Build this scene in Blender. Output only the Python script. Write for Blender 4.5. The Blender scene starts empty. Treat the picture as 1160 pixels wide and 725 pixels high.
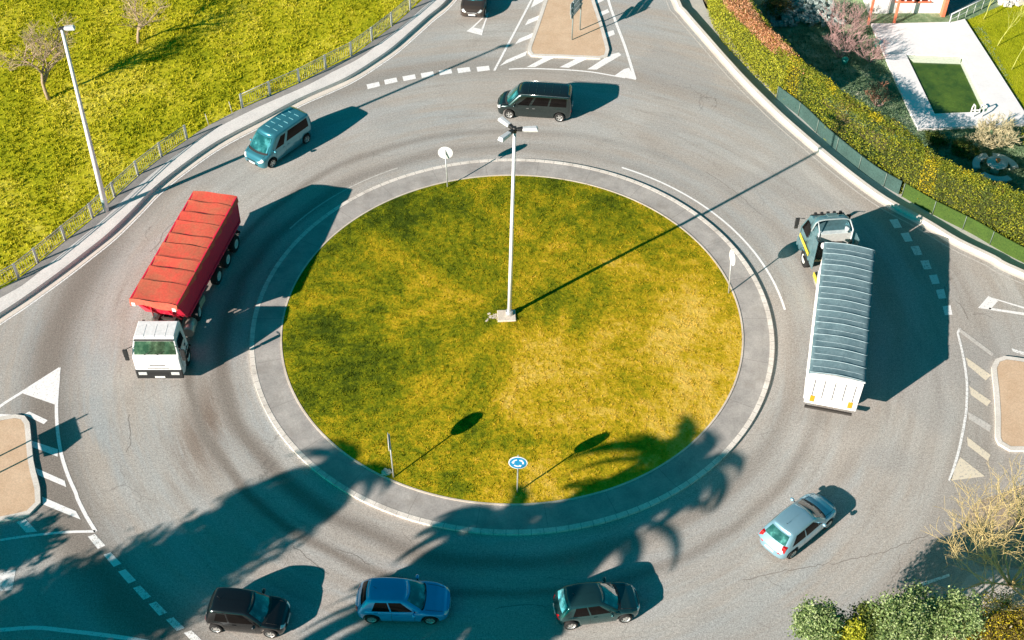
import bpy, math, random
import numpy as np
from mathutils import Vector, Matrix, Euler
random.seed(7); rng = np.random.default_rng(7)
PI = math.pi
scene = bpy.context.scene
COL = scene.collection

# ------------------------------------------------------------------ camera model
F_PX, TH, DIST = 1400.0, 0.7872329, 67.83
CAM = Vector((0, -DIST*math.cos(TH), DIST*math.sin(TH)))
FWD = Vector((0, math.cos(TH), -math.sin(TH))); UPV = Vector((0, math.sin(TH), math.cos(TH)))
SUN_AZ, SUN_EL = math.radians(37.7), math.radians(23.2)      # azimuth the light travels to

def G(px, py, z=0.0):
    """ground point (surveyed once from the photograph) at height z"""
    d = FWD + Vector((1, 0, 0))*((px-580)/F_PX) + UPV*((362.5-py)/F_PX)
    t = (z-CAM.z)/d.z
    return CAM + d*t
def GP(pts, z=0.0): return [tuple(G(x, y, z)[:2]) for x, y in pts]
def crop(ox, oy, s, pts): return [(ox+x/s, oy+y/s) for x, y in pts]

cam = bpy.data.cameras.new('camera'); co = bpy.data.objects.new('camera', cam); COL.objects.link(co)
co.location = CAM; co.rotation_euler = (PI/2-TH, 0, 0)
cam.sensor_width = 36; cam.lens = F_PX/1160*36; cam.clip_end = 2000; cam.clip_start = 1
scene.camera = co

# ------------------------------------------------------------------ light
w = bpy.data.worlds.new('World'); scene.world = w; w.use_nodes = True
nt = w.node_tree; nt.nodes.clear()
sky = nt.nodes.new('ShaderNodeTexSky'); sky.sky_type = 'NISHITA'; sky.sun_disc = False
sky.sun_elevation = SUN_EL
SUNDIR = Vector((-math.cos(SUN_AZ)*math.cos(SUN_EL), -math.sin(SUN_AZ)*math.cos(SUN_EL), math.sin(SUN_EL)))
sky.sun_rotation = math.atan2(SUNDIR.x, SUNDIR.y)
mx = nt.nodes.new('ShaderNodeMix'); mx.data_type = 'RGBA'; mx.blend_type = 'MULTIPLY'; mx.inputs[0].default_value = 1
mx.inputs[7].default_value = (0.006, 0.60, 0.60, 1)
bg = nt.nodes.new('ShaderNodeBackground'); bg.inputs[1].default_value = 0.12
out = nt.nodes.new('ShaderNodeOutputWorld')
nt.links.new(sky.outputs[0], mx.inputs[6]); nt.links.new(mx.outputs[2], bg.inputs[0]); nt.links.new(bg.outputs[0], out.inputs[0])
sl = bpy.data.lights.new('sun', 'SUN'); sl.energy = 9.2; sl.angle = math.radians(0.4); sl.color = (1.0, 0.85, 0.755)
so = bpy.data.objects.new('sun', sl); COL.objects.link(so)
so.rotation_euler = SUNDIR.to_track_quat('Z', 'Y').to_euler(); so.location = (-30, -40, 40)
scene.view_settings.view_transform = 'Standard'; scene.view_settings.look = 'None'
scene.view_settings.exposure = 0; scene.view_settings.gamma = 1

# ------------------------------------------------------------------ materials
class N:
    """small wrapper to write node trees tersely"""
    def __init__(s, name):
        s.m = bpy.data.materials.new(name); s.m.use_nodes = True; s.t = s.m.node_tree
        s.b = s.t.nodes['Principled BSDF']; s.tc = s.t.nodes.new('ShaderNodeTexCoord')
    def l(s, a, b): s.t.links.new(a, b)
    def noise(s, scale, detail=4, rough=.6, vec=None, dist=0):
        n = s.t.nodes.new('ShaderNodeTexNoise'); n.inputs['Scale'].default_value = scale
        n.inputs['Detail'].default_value = detail; n.inputs['Roughness'].default_value = rough; n.inputs['Distortion'].default_value = dist
        s.l(vec or s.tc.outputs['Object'], n.inputs['Vector']); return n.outputs['Fac']
    def ramp(s, fac, stops, interp='LINEAR'):
        r = s.t.nodes.new('ShaderNodeValToRGB'); r.color_ramp.interpolation = interp
        e = r.color_ramp.elements
        while len(e) < len(stops): e.new(.5)
        for el, (p, c) in zip(e, stops):
            el.position = p; el.color = (*c, 1) if len(c) == 3 else c
        s.l(fac, r.inputs[0]); return r.outputs[0]
    def mix(s, fac, a, b, mode='MIX'):
        n = s.t.nodes.new('ShaderNodeMix'); n.data_type = 'RGBA'; n.blend_type = mode
        for v, i in ((fac, 0), (a, 6), (b, 7)):
            if hasattr(v, 'links'): s.l(v, n.inputs[i])
            else: n.inputs[i].default_value = v if i == 0 else (*v, 1)
        return n.outputs[2]
    def math(s, op, a, b=None, c=None):
        n = s.t.nodes.new('ShaderNodeMath'); n.operation = op
        for v, i in ((a, 0), (b, 1), (c, 2)):
            if v is None: continue
            if hasattr(v, 'links'): s.l(v, n.inputs[i])
            else: n.inputs[i].default_value = v
        return n.outputs[0]
    def sep(s, vec):
        n = s.t.nodes.new('ShaderNodeSeparateXYZ'); s.l(vec, n.inputs[0]); return n.outputs
    def comb(s, x, y, z=0.0):
        n = s.t.nodes.new('ShaderNodeCombineXYZ')
        for v, i in ((x, 0), (y, 1), (z, 2)):
            if hasattr(v, 'links'): s.l(v, n.inputs[i])
            else: n.inputs[i].default_value = v
        return n.outputs[0]
    def col(s, c):
        if hasattr(c, 'links'): s.l(c, s.b.inputs['Base Color'])
        else: s.b.inputs['Base Color'].default_value = (*c, 1)
    def bump(s, h, strength=.3, dist=.02):
        n = s.t.nodes.new('ShaderNodeBump'); n.inputs['Strength'].default_value = strength; n.inputs['Distance'].default_value = dist
        s.l(h, n.inputs['Height']); s.l(n.outputs[0], s.b.inputs['Normal'])
    def set(s, **k):
        for a, v in k.items(): s.b.inputs[a.replace('_', ' ')].default_value = v
        return s
MATS = {}
def simple(name, c, rough=.6, metal=0, coat=0, var=.12, scale=6, emit=None, spec=.5):
    if name in MATS: return MATS[name]
    n = N(name); f = n.noise(scale, 4)
    lo = tuple(max(0, v*(1-var)) for v in c); hi = tuple(min(1, v*(1+var)) for v in c)
    n.col(n.ramp(f, [(.3, lo), (.7, hi)])); n.set(Roughness=rough, Metallic=metal)
    n.b.inputs['Specular IOR Level'].default_value = spec
    if coat: n.b.inputs['Coat Weight'].default_value = coat; n.b.inputs['Coat Roughness'].default_value = .05
    MATS[name] = n.m; return n.m

# asphalt --------------------------------------------------------
def asphalt():
    n = N('asphalt'); x, y, z = n.sep(n.tc.outputs['Object'])[:3]
    r = n.math('SQRT', n.math('ADD', n.math('MULTIPLY', x, x), n.math('MULTIPLY', y, y)))
    ang = n.math('ARCTAN2', y, x)
    ringv = n.comb(n.math('MULTIPLY', r, .55), n.math('MULTIPLY', ang, 1.3), n.math('MULTIPLY', r, .02))
    streak = n.noise(1.6, 5, .65, ringv)
    big = n.noise(.06, 4, .6); med = n.noise(.55, 5, .7, dist=.6); fine = n.noise(16, 2, .8); fine2 = n.noise(6.5, 3, .8)
    base = n.ramp(big, [(.38, (.38, .41, .42)), (.62, (.51, .50, .47))])
    base = n.mix(n.ramp(streak, [(.40, (0, 0, 0)), (.60, (1, 1, 1))]), base, (.43, .395, .355))
    streak2 = n.noise(3.4, 4, .6, ringv); base = n.mix(n.ramp(streak2, [(.52, (0, 0, 0)), (.68, (.6, .6, .6))]), base, (.35, .325, .295))
    inr = n.ramp(n.math('MULTIPLY', r, .03), [(.43, (0, 0, 0)), (.47, (.40, .40, .40)), (.55, (.22, .22, .22)), (.60, (0, 0, 0))])
    base = n.mix(n.math('MULTIPLY', inr, n.ramp(med, [(.3, (.25,)*3), (.7, (1,)*3)])), base, (.36, .345, .33))
    base = n.mix(n.ramp(med, [(.35, (0, 0, 0)), (.8, (.5, .5, .5))]), base, (.52, .50, .47))
    # worn brown braking zone on the west side
    dx = n.math('ADD', x, 15.5); dy = n.math('ADD', y, 7.5)
    d = n.math('SQRT', n.math('ADD', n.math('MULTIPLY', n.math('MULTIPLY', dx, dx), .22), n.math('MULTIPLY', n.math('MULTIPLY', dy, dy), .028)))
    stain = n.math('MULTIPLY', n.ramp(d, [(.1, (1,)*3), (.95, (0,)*3)]), n.ramp(n.noise(2.2, 5, .7, ringv), [(.40, (.15,)*3), (.56, (1,)*3)]))
    base = n.mix(n.math('MULTIPLY', stain, .95), base, (.24, .19, .155))
    am = n.noise(.9, 4, .7, n.comb(n.math('MULTIPLY', ang, 1.6), n.math('MULTIPLY', r, .12)))
    am2 = n.noise(.09, 3, .6)
    for rc, wd, st in ((15.6, .8, .40), (17.3, .5, .30), (24.8, 2.2, .15)):
        rr_ = n.math('ADD', r, n.math('MULTIPLY', n.math('SUBTRACT', am2, .5), 1.6))
        dd_ = n.math('DIVIDE', n.math('ABSOLUTE', n.math('SUBTRACT', rr_, rc)), wd)
        side = n.math('ADD', n.math('MULTIPLY', n.math('COSINE', n.math('SUBTRACT', ang, math.radians(-150))), .42), .66)
        bm = n.math('MULTIPLY', side, n.ramp(dd_, [(0, (1,)*3), (1, (0,)*3)], 'EASE'), n.ramp(am, [(.45, (.03*st,)*3), (.66, (st,)*3)]))
        base = n.mix(bm, base, (.26, .235, .21))
    patch = n.ramp(n.noise(.13, 2, .4, dist=.2), [(.585, (0,)*3), (.64, (.35,)*3)])
    base = n.mix(patch, base, (.36, .37, .37))
    g = n.ramp(fine, [(.3, (.62, .62, .62)), (.7, (1.36, 1.36, 1.36))])
    base = n.mix(1, base, g, 'MULTIPLY')
    g = n.ramp(fine2, [(.3, (.82, .82, .82)), (.7, (1.14, 1.14, 1.14))])
    base = n.mix(1, base, g, 'MULTIPLY')
    # cracks
    v = n.t.nodes.new('ShaderNodeTexVoronoi'); v.feature = 'DISTANCE_TO_EDGE'; v.inputs['Scale'].default_value = .16
    wv = n.t.nodes.new('ShaderNodeVectorMath'); wv.operation = 'ADD'
    nn = n.t.nodes.new('ShaderNodeTexNoise'); nn.inputs['Scale'].default_value = .5; nn.inputs['Detail'].default_value = 6
    n.l(n.tc.outputs['Object'], nn.inputs['Vector'])
    sc = n.t.nodes.new('ShaderNodeVectorMath'); sc.operation = 'SCALE'; sc.inputs[3].default_value = 1.3
    n.l(nn.outputs['Color'], sc.inputs[0]); n.l(n.tc.outputs['Object'], wv.inputs[0]); n.l(sc.outputs[0], wv.inputs[1])
    n.l(wv.outputs[0], v.inputs['Vector'])
    cr = n.math('MULTIPLY', n.ramp(v.outputs['Distance'], [(.0, (1,)*3), (.004, (0,)*3)]), n.ramp(n.noise(.22, 3), [(.52, (0,)*3), (.60, (.5,)*3)]))
    base = n.mix(cr, base, (.13, .12, .11)); base = n.mix(1, base, (1.0, .995, .985), 'MULTIPLY')
    n.col(base); n.set(Roughness=.88); n.b.inputs['Specular IOR Level'].default_value = .15
    n.bump(fine, .25, .01); return n.m, base
M_ASPH, _ = asphalt()

def paint_mat(name, c, wear):
    n = N(name); f = n.noise(7, 5, .8); f2 = n.noise(22, 2, .8)
    a = n.math('ADD', n.math('MULTIPLY', f, .65), n.math('MULTIPLY', f2, .35))
    k = n.ramp(a, [(wear-.02, (1,)*3), (wear+.05, (0,)*3)])
    n.col(n.mix(k, c, (.44, .42, .39))); n.set(Roughness=.7); return n.m
P_WHITE = paint_mat('road_paint_white', (.93, .93, .92), .405)
P_WORN = paint_mat('road_paint_worn', (.90, .91, .90), .44)
P_CREAM = paint_mat('road_paint_cream', (.78, .70, .55), .425)
P_FAINT = paint_mat('road_paint_faint', (.62, .60, .56), .46)

def conc(name, lo, hi, joint=None, fine_s=14, am=1.0):
    n = N(name); f = n.noise(.9, 5, .65); g = n.noise(fine_s, 3, .8)
    b = n.ramp(f, [(.3, lo), (.7, hi)])
    b = n.mix(1, b, n.ramp(g, [(.3, (1-.2*am,)*3), (.7, (1+.15*am,)*3)]), 'MULTIPLY')
    if joint:
        x, y, z = n.sep(n.tc.outputs['Object'])[:3]
        fr = n.math('FRACT', n.math('MULTIPLY', n.math('ARCTAN2', y, x), joint/(2*PI)))
        j = n.ramp(fr, [(0, (1,)*3), (.07, (0,)*3)] if joint > 60 else [(0, (1,)*3), (.010, (0,)*3)])
        b = n.mix(n.math('MULTIPLY', j, .8), b, (.14, .13, .12))
        b = n.mix(n.ramp(n.noise(.6, 5, .75), [(.5, (0,)*3), (.7, (.45,)*3)]), b, (.26, .23, .20))
    n.col(b); n.set(Roughness=.85); n.b.inputs['Specular IOR Level'].default_value = .2; n.bump(g, .2, .01); return n.m
M_KERB = conc('kerb_concrete', (.72, .67, .60), (.88, .83, .76), 150)
M_KERB2 = conc('kerb_stone', (.66, .62, .56), (.84, .80, .74))
M_APRON = conc('apron_concrete', (.33, .315, .30), (.50, .475, .445), 26)
M_EDGE = conc('edging_stone', (.60, .52, .42), (.78, .70, .60))
M_WALK = conc('sidewalk_concrete', (.70, .68, .66), (.82, .79, .76))
M_GUT = conc('gutter_concrete', (.70, .64, .57), (.82, .76, .68))
M_ISL = conc('island_infill', (.62, .44, .29), (.72, .54, .38))
M_STRIP = conc('path_concrete', (.45, .46, .44), (.55, .54, .5))
M_DECK = conc('pool_deck_tiles', (.84, .84, .85), (.93, .93, .93), None, 5, .25)

def bias(n, a):
    x, y, z = n.sep(n.tc.outputs['Object'])[:3]
    a = n.math('ADD', a, n.math('MULTIPLY', x, .0062)); a = n.math('SUBTRACT', a, n.math('MULTIPLY', y, .0040))
    return n.math('ADD', a, n.math('MULTIPLY', n.math('SUBTRACT', n.noise(.55, 4, .7), .5), .22))
def grass_mat(name, stops, sc, rough=.9, patch=None, clump=3.0):
    n = N(name); f = n.noise(sc, 6, .72, dist=.4); g = n.noise(clump, 3, .8); h = n.noise(12, 2, .9)
    a = n.math('ADD', n.math('MULTIPLY', f, .62), n.math('MULTIPLY', g, .26)); a = n.math('ADD', a, n.math('MULTIPLY', h, .12))
    a = bias(n, a) if 'island' in name else a; b = n.ramp(a, stops); n.col(b); n.set(Roughness=rough); n.b.inputs['Specular IOR Level'].default_value = .12
    n.bump(g, .8, .08); return n.m
ISL_STOPS = [(.36, (.05, .08, .004)), (.44, (.17, .20, .005)), (.50, (.34, .29, .008)), (.56, (.55, .38, .015)), (.66, (.74, .52, .10))]
MEA_STOPS = [(.34, (.17, .21, .006)), (.44, (.33, .35, .010)), (.52, (.49, .46, .018)), (.64, (.68, .60, .09))]
M_ISLG = grass_mat('island_grass', ISL_STOPS, .17)
M_MEAG = grass_mat('meadow_grass', MEA_STOPS, .16)
M_LAWN = grass_mat('lawn_grass', [(.35, (.22, .26, .008)), (.5, (.34, .38, .012)), (.65, (.46, .46, .03))], .5, clump=6)
M_GARD = grass_mat('shade_grass', [(.35, (.08, .14, .07)), (.5, (.18, .28, .15)), (.68, (.45, .50, .36))], .8, clump=5)  # lawn behind the hedge, its shade put into the blue-green tone
M_EARTH = grass_mat('dry_earth', [(.35, (.16, .13, .06)), (.5, (.27, .21, .11)), (.65, (.40, .32, .18))], .25, clump=4)
M_VERGE = grass_mat('verge_soil', [(.35, (.27, .21, .14)), (.5, (.40, .33, .25)), (.65, (.52, .45, .36))], .9, clump=5)

def leaf_mat(name, lo, mid, hi, sc=1.2, trans=.25):
    n = N(name); f = n.noise(sc, 5, .75)
    oi = n.t.nodes.new('ShaderNodeNewGeometry')
    rnd = oi.outputs['Random Per Island']
    a = n.math('ADD', n.math('MULTIPLY', f, .7), n.math('MULTIPLY', rnd, .3))
    n.col(n.ramp(a, [(.33, lo), (.5, mid), (.68, hi)])); n.set(Roughness=.7); n.b.inputs['Specular IOR Level'].default_value = .2
    return n.m
L_HEDGE = leaf_mat('leaf_hedge', (.05, .08, .008), (.16, .20, .014), (.40, .37, .03), 1.3)
L_IVY = leaf_mat('leaf_ivy_hedge', (.20, .22, .015), (.34, .36, .02), (.48, .46, .05), 1.5)
L_DEAD = leaf_mat('leaf_dead', (.30, .12, .05), (.52, .25, .12), (.70, .42, .25), 1.5)
L_OLIVE = leaf_mat('leaf_olive', (.06, .11, .03), (.20, .29, .09), (.44, .52, .26), 2.2)
L_YEL = leaf_mat('leaf_yellow', (.22, .20, .01), (.45, .38, .012), (.66, .52, .03), 1.5)
L_DARK = leaf_mat('leaf_dark', (.04, .07, .012), (.09, .13, .02), (.17, .2, .04), 1.0)
L_PALM = leaf_mat('leaf_palm', (.08, .11, .02), (.16, .19, .03), (.3, .3, .05), 1.0)
L_BROWN = leaf_mat('leaf_brown', (.06, .045, .015), (.15, .11, .03), (.34, .28, .06), 1.5)
L_RED = leaf_mat('leaf_red', (.35, .06, .02), (.6, .16, .03), (.7, .35, .05), 2)
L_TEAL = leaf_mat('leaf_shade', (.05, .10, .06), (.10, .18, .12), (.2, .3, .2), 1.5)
B_TREE = simple('bark_pale', (.40, .30, .20), .9)
B_TWIG = simple('bark_twig', (.50, .38, .26), .9)
B_PINK = simple('bark_pinkish', (.42, .30, .28), .9)
B_YEL = simple('bark_yellow', (.62, .50, .22), .8)
B_GREY = simple('bark_grey', (.55, .50, .38), .9)
B_PALM = simple('bark_palm', (.22, .16, .10), .9)
SAP = simple('bark_sapling', (.50, .52, .12), .8)
TYRE = simple('tyre_rubber', (.022, .022, .022), .8, spec=.3)
RIM = simple('rim_alloy', (.62, .62, .60), .35, .6)
PLAST = simple('black_plastic', (.025, .026, .027), .5)
CHROME = simple('chrome_trim', (.75, .75, .75), .2, .9)
STEEL = simple('galvanised_steel', (.62, .64, .64), .45, .5)
POLEM = simple('lamp_pole_paint', (.80, .81, .82), .5)
WHITE = simple('white_paint', (.85, .85, .84), .5)
HEADL = simple('headlight_glass', (.75, .78, .78), .1, .2, coat=1)
REDL = simple('red_lens', (.50, .006, .008), .2, coat=1)
ORL = simple('orange_lens', (.85, .32, .02), .3)
PLATE = simple('plate_white', (.85, .85, .82), .4)
DARKM = simple('chassis_dark', (.05, .045, .04), .7)
def glass(name, c=(.012, .02, .022), r=.06):
    if name in MATS: return MATS[name]
    n = N(name); n.col(n.ramp(n.noise(2.6, 3, .6), [(.42, c), (.56, tuple(v*1.8+.01 for v in c)), (.66, tuple(v*3.5+.03 for v in c))])); n.set(Roughness=r); n.b.inputs['Specular IOR Level'].default_value = 1.0  # paler noise patches stand in for reflections on the glass
    n.b.inputs['Coat Weight'].default_value = 1; n.b.inputs['Coat Roughness'].default_value = .03
    MATS[name] = n.m; return n.m
GLASS = simple('side_glass_dark', (.006, .005, .005), .10, 0, 0, .3, 2, spec=.18); GLASSL = glass('windscreen_glass', (.012, .085, .09), .05)

# ------------------------------------------------------------------ mesh helpers
class MB:
    def __init__(s): s.v = []; s.f = []; s.mi = []; s.sm = []
    def add(s, vs, fs, mi=0, smooth=False):
        o = len(s.v); s.v += [tuple(v) for v in vs]
        for f in fs: s.f.append(tuple(i+o for i in f)); s.mi.append(mi); s.sm.append(smooth)
        return s
    def box(s, c, d, rot=0, mi=0, tilt=None):
        x, y, z = (k/2 for k in d); M = Matrix.Rotation(rot, 3, 'Z')
        if tilt: M = Euler(tilt).to_matrix() @ M if False else M @ Euler(tilt).to_matrix()
        vs = [Vector(c)+M@Vector((a*x, b*y, e*z)) for e in (-1, 1) for a, b in ((-1, -1), (1, -1), (1, 1), (-1, 1))]
        return s.add(vs, [(3, 2, 1, 0), (4, 5, 6, 7), (0, 1, 5, 4), (1, 2, 6, 5), (2, 3, 7, 6), (3, 0, 4, 7)], mi)
    def hexa(s, vs8, mi=0):
        return s.add(vs8, [(3, 2, 1, 0), (4, 5, 6, 7), (0, 1, 5, 4), (1, 2, 6, 5), (2, 3, 7, 6), (3, 0, 4, 7)], mi)
    def prism(s, poly, z0, z1, mi=0):
        a = sum(poly[i-1][0]*poly[i][1]-poly[i][0]*poly[i-1][1] for i in range(len(poly)))
        if a < 0: poly = poly[::-1]
        n = len(poly)
        vs = [(x, y, z0) for x, y in poly]+[(x, y, z1) for x, y in poly]
        return s.add(vs, [tuple(range(n))[::-1], tuple(range(n, 2*n))]+[(i, (i+1) % n, n+(i+1) % n, n+i) for i in range(n)], mi)
    def sheet(s, poly, z, mi=0):
        a = sum(poly[i-1][0]*poly[i][1]-poly[i][0]*poly[i-1][1] for i in range(len(poly)))
        if a < 0: poly = poly[::-1]
        return s.add([(x, y, z) for x, y in poly], [tuple(range(len(poly)))], mi)
    def tube(s, pts, rad, n=6, mi=0, cap=True, smooth=True):
        pts = [Vector(p) for p in pts]
        if not hasattr(rad, '__len__'): rad = [rad]*len(pts)
        o = len(s.v); prev = None
        for i, p in enumerate(pts):
            d = (pts[min(i+1, len(pts)-1)]-pts[max(i-1, 0)]).normalized()
            a = Vector((0, 0, 1)) if abs(d.z) < .9 else Vector((1, 0, 0))
            if prev is not None: a = prev
            u = (a-d*a.dot(d)).normalized(); prev = u; v = d.cross(u)
            for k in range(n):
                t = 2*PI*k/n; s.v.append(tuple(p+(u*math.cos(t)+v*math.sin(t))*rad[i]))
        for i in range(len(pts)-1):
            for k in range(n):
                a = o+i*n+k; b = o+i*n+(k+1) % n
                s.f.append((a, b, b+n, a+n)); s.mi.append(mi); s.sm.append(smooth)
        if cap:
            s.f.append(tuple(o+k for k in range(n))[::-1]); s.mi.append(mi); s.sm.append(False)
            e = o+(len(pts)-1)*n; s.f.append(tuple(e+k for k in range(n))); s.mi.append(mi); s.sm.append(False)
        return s
    def lathe(s, prof, axis='y', c=(0, 0, 0), n=20, mi=0, smooth=True):
        """prof: list of (radius, along)"""
        o = len(s.v); c = Vector(c)
        for r, h in prof:
            for k in range(n):
                t = 2*PI*k/n
                if axis == 'y': q = Vector((r*math.cos(t), h, r*math.sin(t)))
                elif axis == 'z': q = Vector((r*math.cos(t), r*math.sin(t), h))
                else: q = Vector((h, r*math.cos(t), r*math.sin(t)))
                s.v.append(tuple(c+q))
        for i in range(len(prof)-1):
            for k in range(n):
                a = o+i*n+k; b = o+i*n+(k+1) % n
                s.f.append((a, b, b+n, a+n)); s.mi.append(mi); s.sm.append(smooth)
        return s
    def grid(s, rows, mi=0, smooth=True, closed=False):
        o = len(s.v); m = len(rows[0])
        for r in rows: s.v += [tuple(p) for p in r]
        for i in range(len(rows)-1):
            for j in range(m if closed else m-1):
                a = o+i*m+j; b = o+i*m+(j+1) % m
                s.f.append((a, b, b+m, a+m)); s.mi.append(mi); s.sm.append(smooth)
        return s
    def build(s, name, mats, parent=None, bevel=None, seg=2):
        me = bpy.data.meshes.new(name); me.from_pydata(s.v, [], s.f)
        if not isinstance(mats, (list, tuple)): mats = [mats]
        for m in mats: me.materials.append(m)
        me.polygons.foreach_set('material_index', s.mi); me.polygons.foreach_set('use_smooth', s.sm)
        me.update()
        o = bpy.data.objects.new(name, me); COL.objects.link(o)
        if parent: o.parent = parent
        if bevel:
            b = o.modifiers.new('bevel', 'BEVEL'); b.width = bevel; b.segments = seg; b.limit_method = 'ANGLE'; b.angle_limit = math.radians(40)
        return o
def tag(o, label=None, cat=None, group=None, kind=None):
    if label: o['label'] = label
    if cat: o['category'] = cat
    if group: o['group'] = group
    if kind: o['kind'] = kind
    return o
def empty(name, loc, rz=0, label=None, cat=None, group=None):
    o = bpy.data.objects.new(name, None); COL.objects.link(o); o.location = loc; o.rotation_euler = (0, 0, rz)
    o.empty_display_size = .2
    return tag(o, label, cat, group)
def copy_tree(o, parent=None):
    c = o.copy(); COL.objects.link(c); c.parent = parent
    for ch in [k for k in bpy.data.objects if k.parent == o]: copy_tree(ch, c)
    return c
def quadmesh(name, V, mats, parent=None, per=4, mi=None):
    """V: (n*per,3) array of quads or triangles"""
    nf = len(V)//per; me = bpy.data.meshes.new(name)
    me.vertices.add(len(V)); me.vertices.foreach_set('co', np.asarray(V, np.float32).ravel())
    me.loops.add(len(V)); me.loops.foreach_set('vertex_index', np.arange(len(V), dtype=np.int32))
    me.polygons.add(nf); me.polygons.foreach_set('loop_start', np.arange(nf, dtype=np.int32)*per)
    if not isinstance(mats, (list, tuple)): mats = [mats]
    for m in mats: me.materials.append(m)
    if mi is not None: me.polygons.foreach_set('material_index', np.asarray(mi, np.int32))
    me.update(calc_edges=True); me.validate()
    o = bpy.data.objects.new(name, me); COL.objects.link(o)
    if parent: o.parent = parent
    return o
def leaves(C, size, up=.3, asp=.55):
    """leaf quads around centres C (n,3)"""
    n = len(C); a = rng.normal(size=(n, 3)); a[:, 2] *= .6; a /= np.linalg.norm(a, axis=1)[:, None]
    nrm = rng.normal(size=(n, 3)); nrm[:, 2] += up*3; b = np.cross(nrm, a); b /= np.linalg.norm(b, axis=1)[:, None]+1e-9
    s = (size*rng.uniform(.6, 1.3, n))[:, None]
    return np.stack([C-a*s*.5, C-b*s*asp*.5, C+a*s*.5, C+b*s*asp*.5], 1).reshape(-1, 3)
def smooth_line(pts, step=.5):
    P = [Vector((*p[:2], 0)) for p in pts]; P = [2*P[0]-P[1]]+P+[2*P[-1]-P[-2]]; o = []
    for i in range(1, len(P)-2):
        a, b, c, d = P[i-1:i+3]; n = max(1, int((c-b).length/step))
        for k in range(n):
            t = k/n; o.append(.5*((2*b)+(c-a)*t+(2*a-5*b+4*c-d)*t*t+(3*b-a-3*c+d)*t**3))
    o.append(P[-2]); return [(p.x, p.y) for p in o]
def offset(line, d):
    o = []
    for i, p in enumerate(line):
        a = line[max(i-1, 0)]; b = line[min(i+1, len(line)-1)]
        t = Vector((b[0]-a[0], b[1]-a[1])); t.normalize(); o.append((p[0]-t.y*d, p[1]+t.x*d))
    return o
def ribbon(line, a, b): return offset(line, a)+offset(line, b)[::-1]
def circle(r, n=180, c=(0, 0)): return [(c[0]+r*math.cos(2*PI*k/n), c[1]+r*math.sin(2*PI*k/n)) for k in range(n)]
def ring(mb, r0, r1, z0, z1, n=240, mi=0, a0=0, a1=2*PI):
    full = abs(a1-a0-2*PI) < 1e-6; m = n if full else n+1
    for k in range(n):
        t, u = a0+(a1-a0)*k/n, a0+(a1-a0)*(k+1)/n
        c, s_, c2, s2 = math.cos(t), math.sin(t), math.cos(u), math.sin(u)
        V = [(r0*c, r0*s_, z1), (r1*c, r1*s_, z1), (r1*c2, r1*s2, z1), (r0*c2, r0*s2, z1), (r1*c, r1*s_, z0), (r1*c2, r1*s2, z0), (r0*c, r0*s_, z0), (r0*c2, r0*s2, z0)]
        mb.add(V, [(0, 1, 2, 3)]+([(1, 4, 5, 2), (6, 0, 3, 7)] if z1-z0 > .02 else []), mi)

def in_poly(X, Y, poly):
    c = np.zeros(len(X), bool); n = len(poly)
    for i in range(n):
        x1, y1 = poly[i]; x2, y2 = poly[(i+1) % n]
        if y1 == y2: continue
        c ^= ((y1 > Y) != (y2 > Y)) & (X < (x2-x1)*(Y-y1)/(y2-y1)+x1)
    return c

# ------------------------------------------------------------------ ground and roads
GZ = -.25
left_kerb = smooth_line([(-76, -31), (-52, -20.5), (-38.5, -11), (-32, -4.6)]+GP([(0, 359), (26.5, 341.5), (66, 313), (99, 287.5), (123.6, 267.6), (152, 240), (173, 218), (197, 198), (230, 174), (257, 157.5), (299, 136), (338.6, 115), (391, 91.7), (425, 70.7), (445.5, 56), (466, 38), (483.5, 22.4), (508.5, 0)])+[(-2.6, 40), (-2, 48), (-2, 80)])
walk_in = smooth_line([(-77, -29.2), (-53, -18.7), (-39.8, -9.4), (-33.4, -2.6)]+GP([(0, 329.4), (22, 316), (44, 298.5), (75, 273), (106, 247.7), (131, 223.7), (157.5, 199.4), (184, 178.4), (212.7, 158.6), (237, 143), (275.7, 123), (307, 108.7), (340, 94.3), (370, 78.6), (399, 64), (422.4, 47), (444.7, 30), (465.7, 11.8)], .18)+[(-5.2, 36), (-4.6, 42), (-4.4, 50), (-4.4, 80)])
right_kerb = smooth_line([(11, 80), (11, 45)]+GP([(764, 0), (773.5, 15.5), (795, 40.6), (822, 71.5), (847, 98.5), (880, 131), (903.6, 152), (923.5, 169.0), (962.8, 201), (1001, 228.6), (1040, 250), (1056.6, 259.7), (1083.5, 276), (1123, 295), (1160, 313.5)])+[(38, -3), (52, -11), (75, -22)])
road = left_kerb + right_kerb + [(75, -52), (-75, -52)]
tag(MB().sheet([(-400, -400), (400, -400), (400, 400), (-400, 400)], GZ-.004).build('ground', M_EARTH), kind='structure')
tag(MB().prism(road, GZ-.002, 0).build('road', M_ASPH), kind='structure')
gut = MB(); gut.sheet(ribbon(left_kerb, -.42, -.002), .004)
tag(gut.build('road_gutter', M_GUT), kind='structure')
# pavement on the left: kerb stones + walking surface
tag(MB().prism(ribbon(left_kerb, 0, .12), -.2, .262).build('kerb', M_WALK, bevel=.015), kind='structure')
tag(MB().prism(offset(left_kerb, .122)+walk_in[::-1], -.2, .26).build('sidewalk', M_WALK), kind='structure')
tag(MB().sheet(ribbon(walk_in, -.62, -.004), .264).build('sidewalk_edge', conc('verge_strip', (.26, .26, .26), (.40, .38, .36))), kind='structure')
tag(MB().prism(offset(walk_in, .002)+[(-150, 80), (-150, -29.2)], -.2, .20).build('meadow', M_MEAG), kind='structure')
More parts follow.
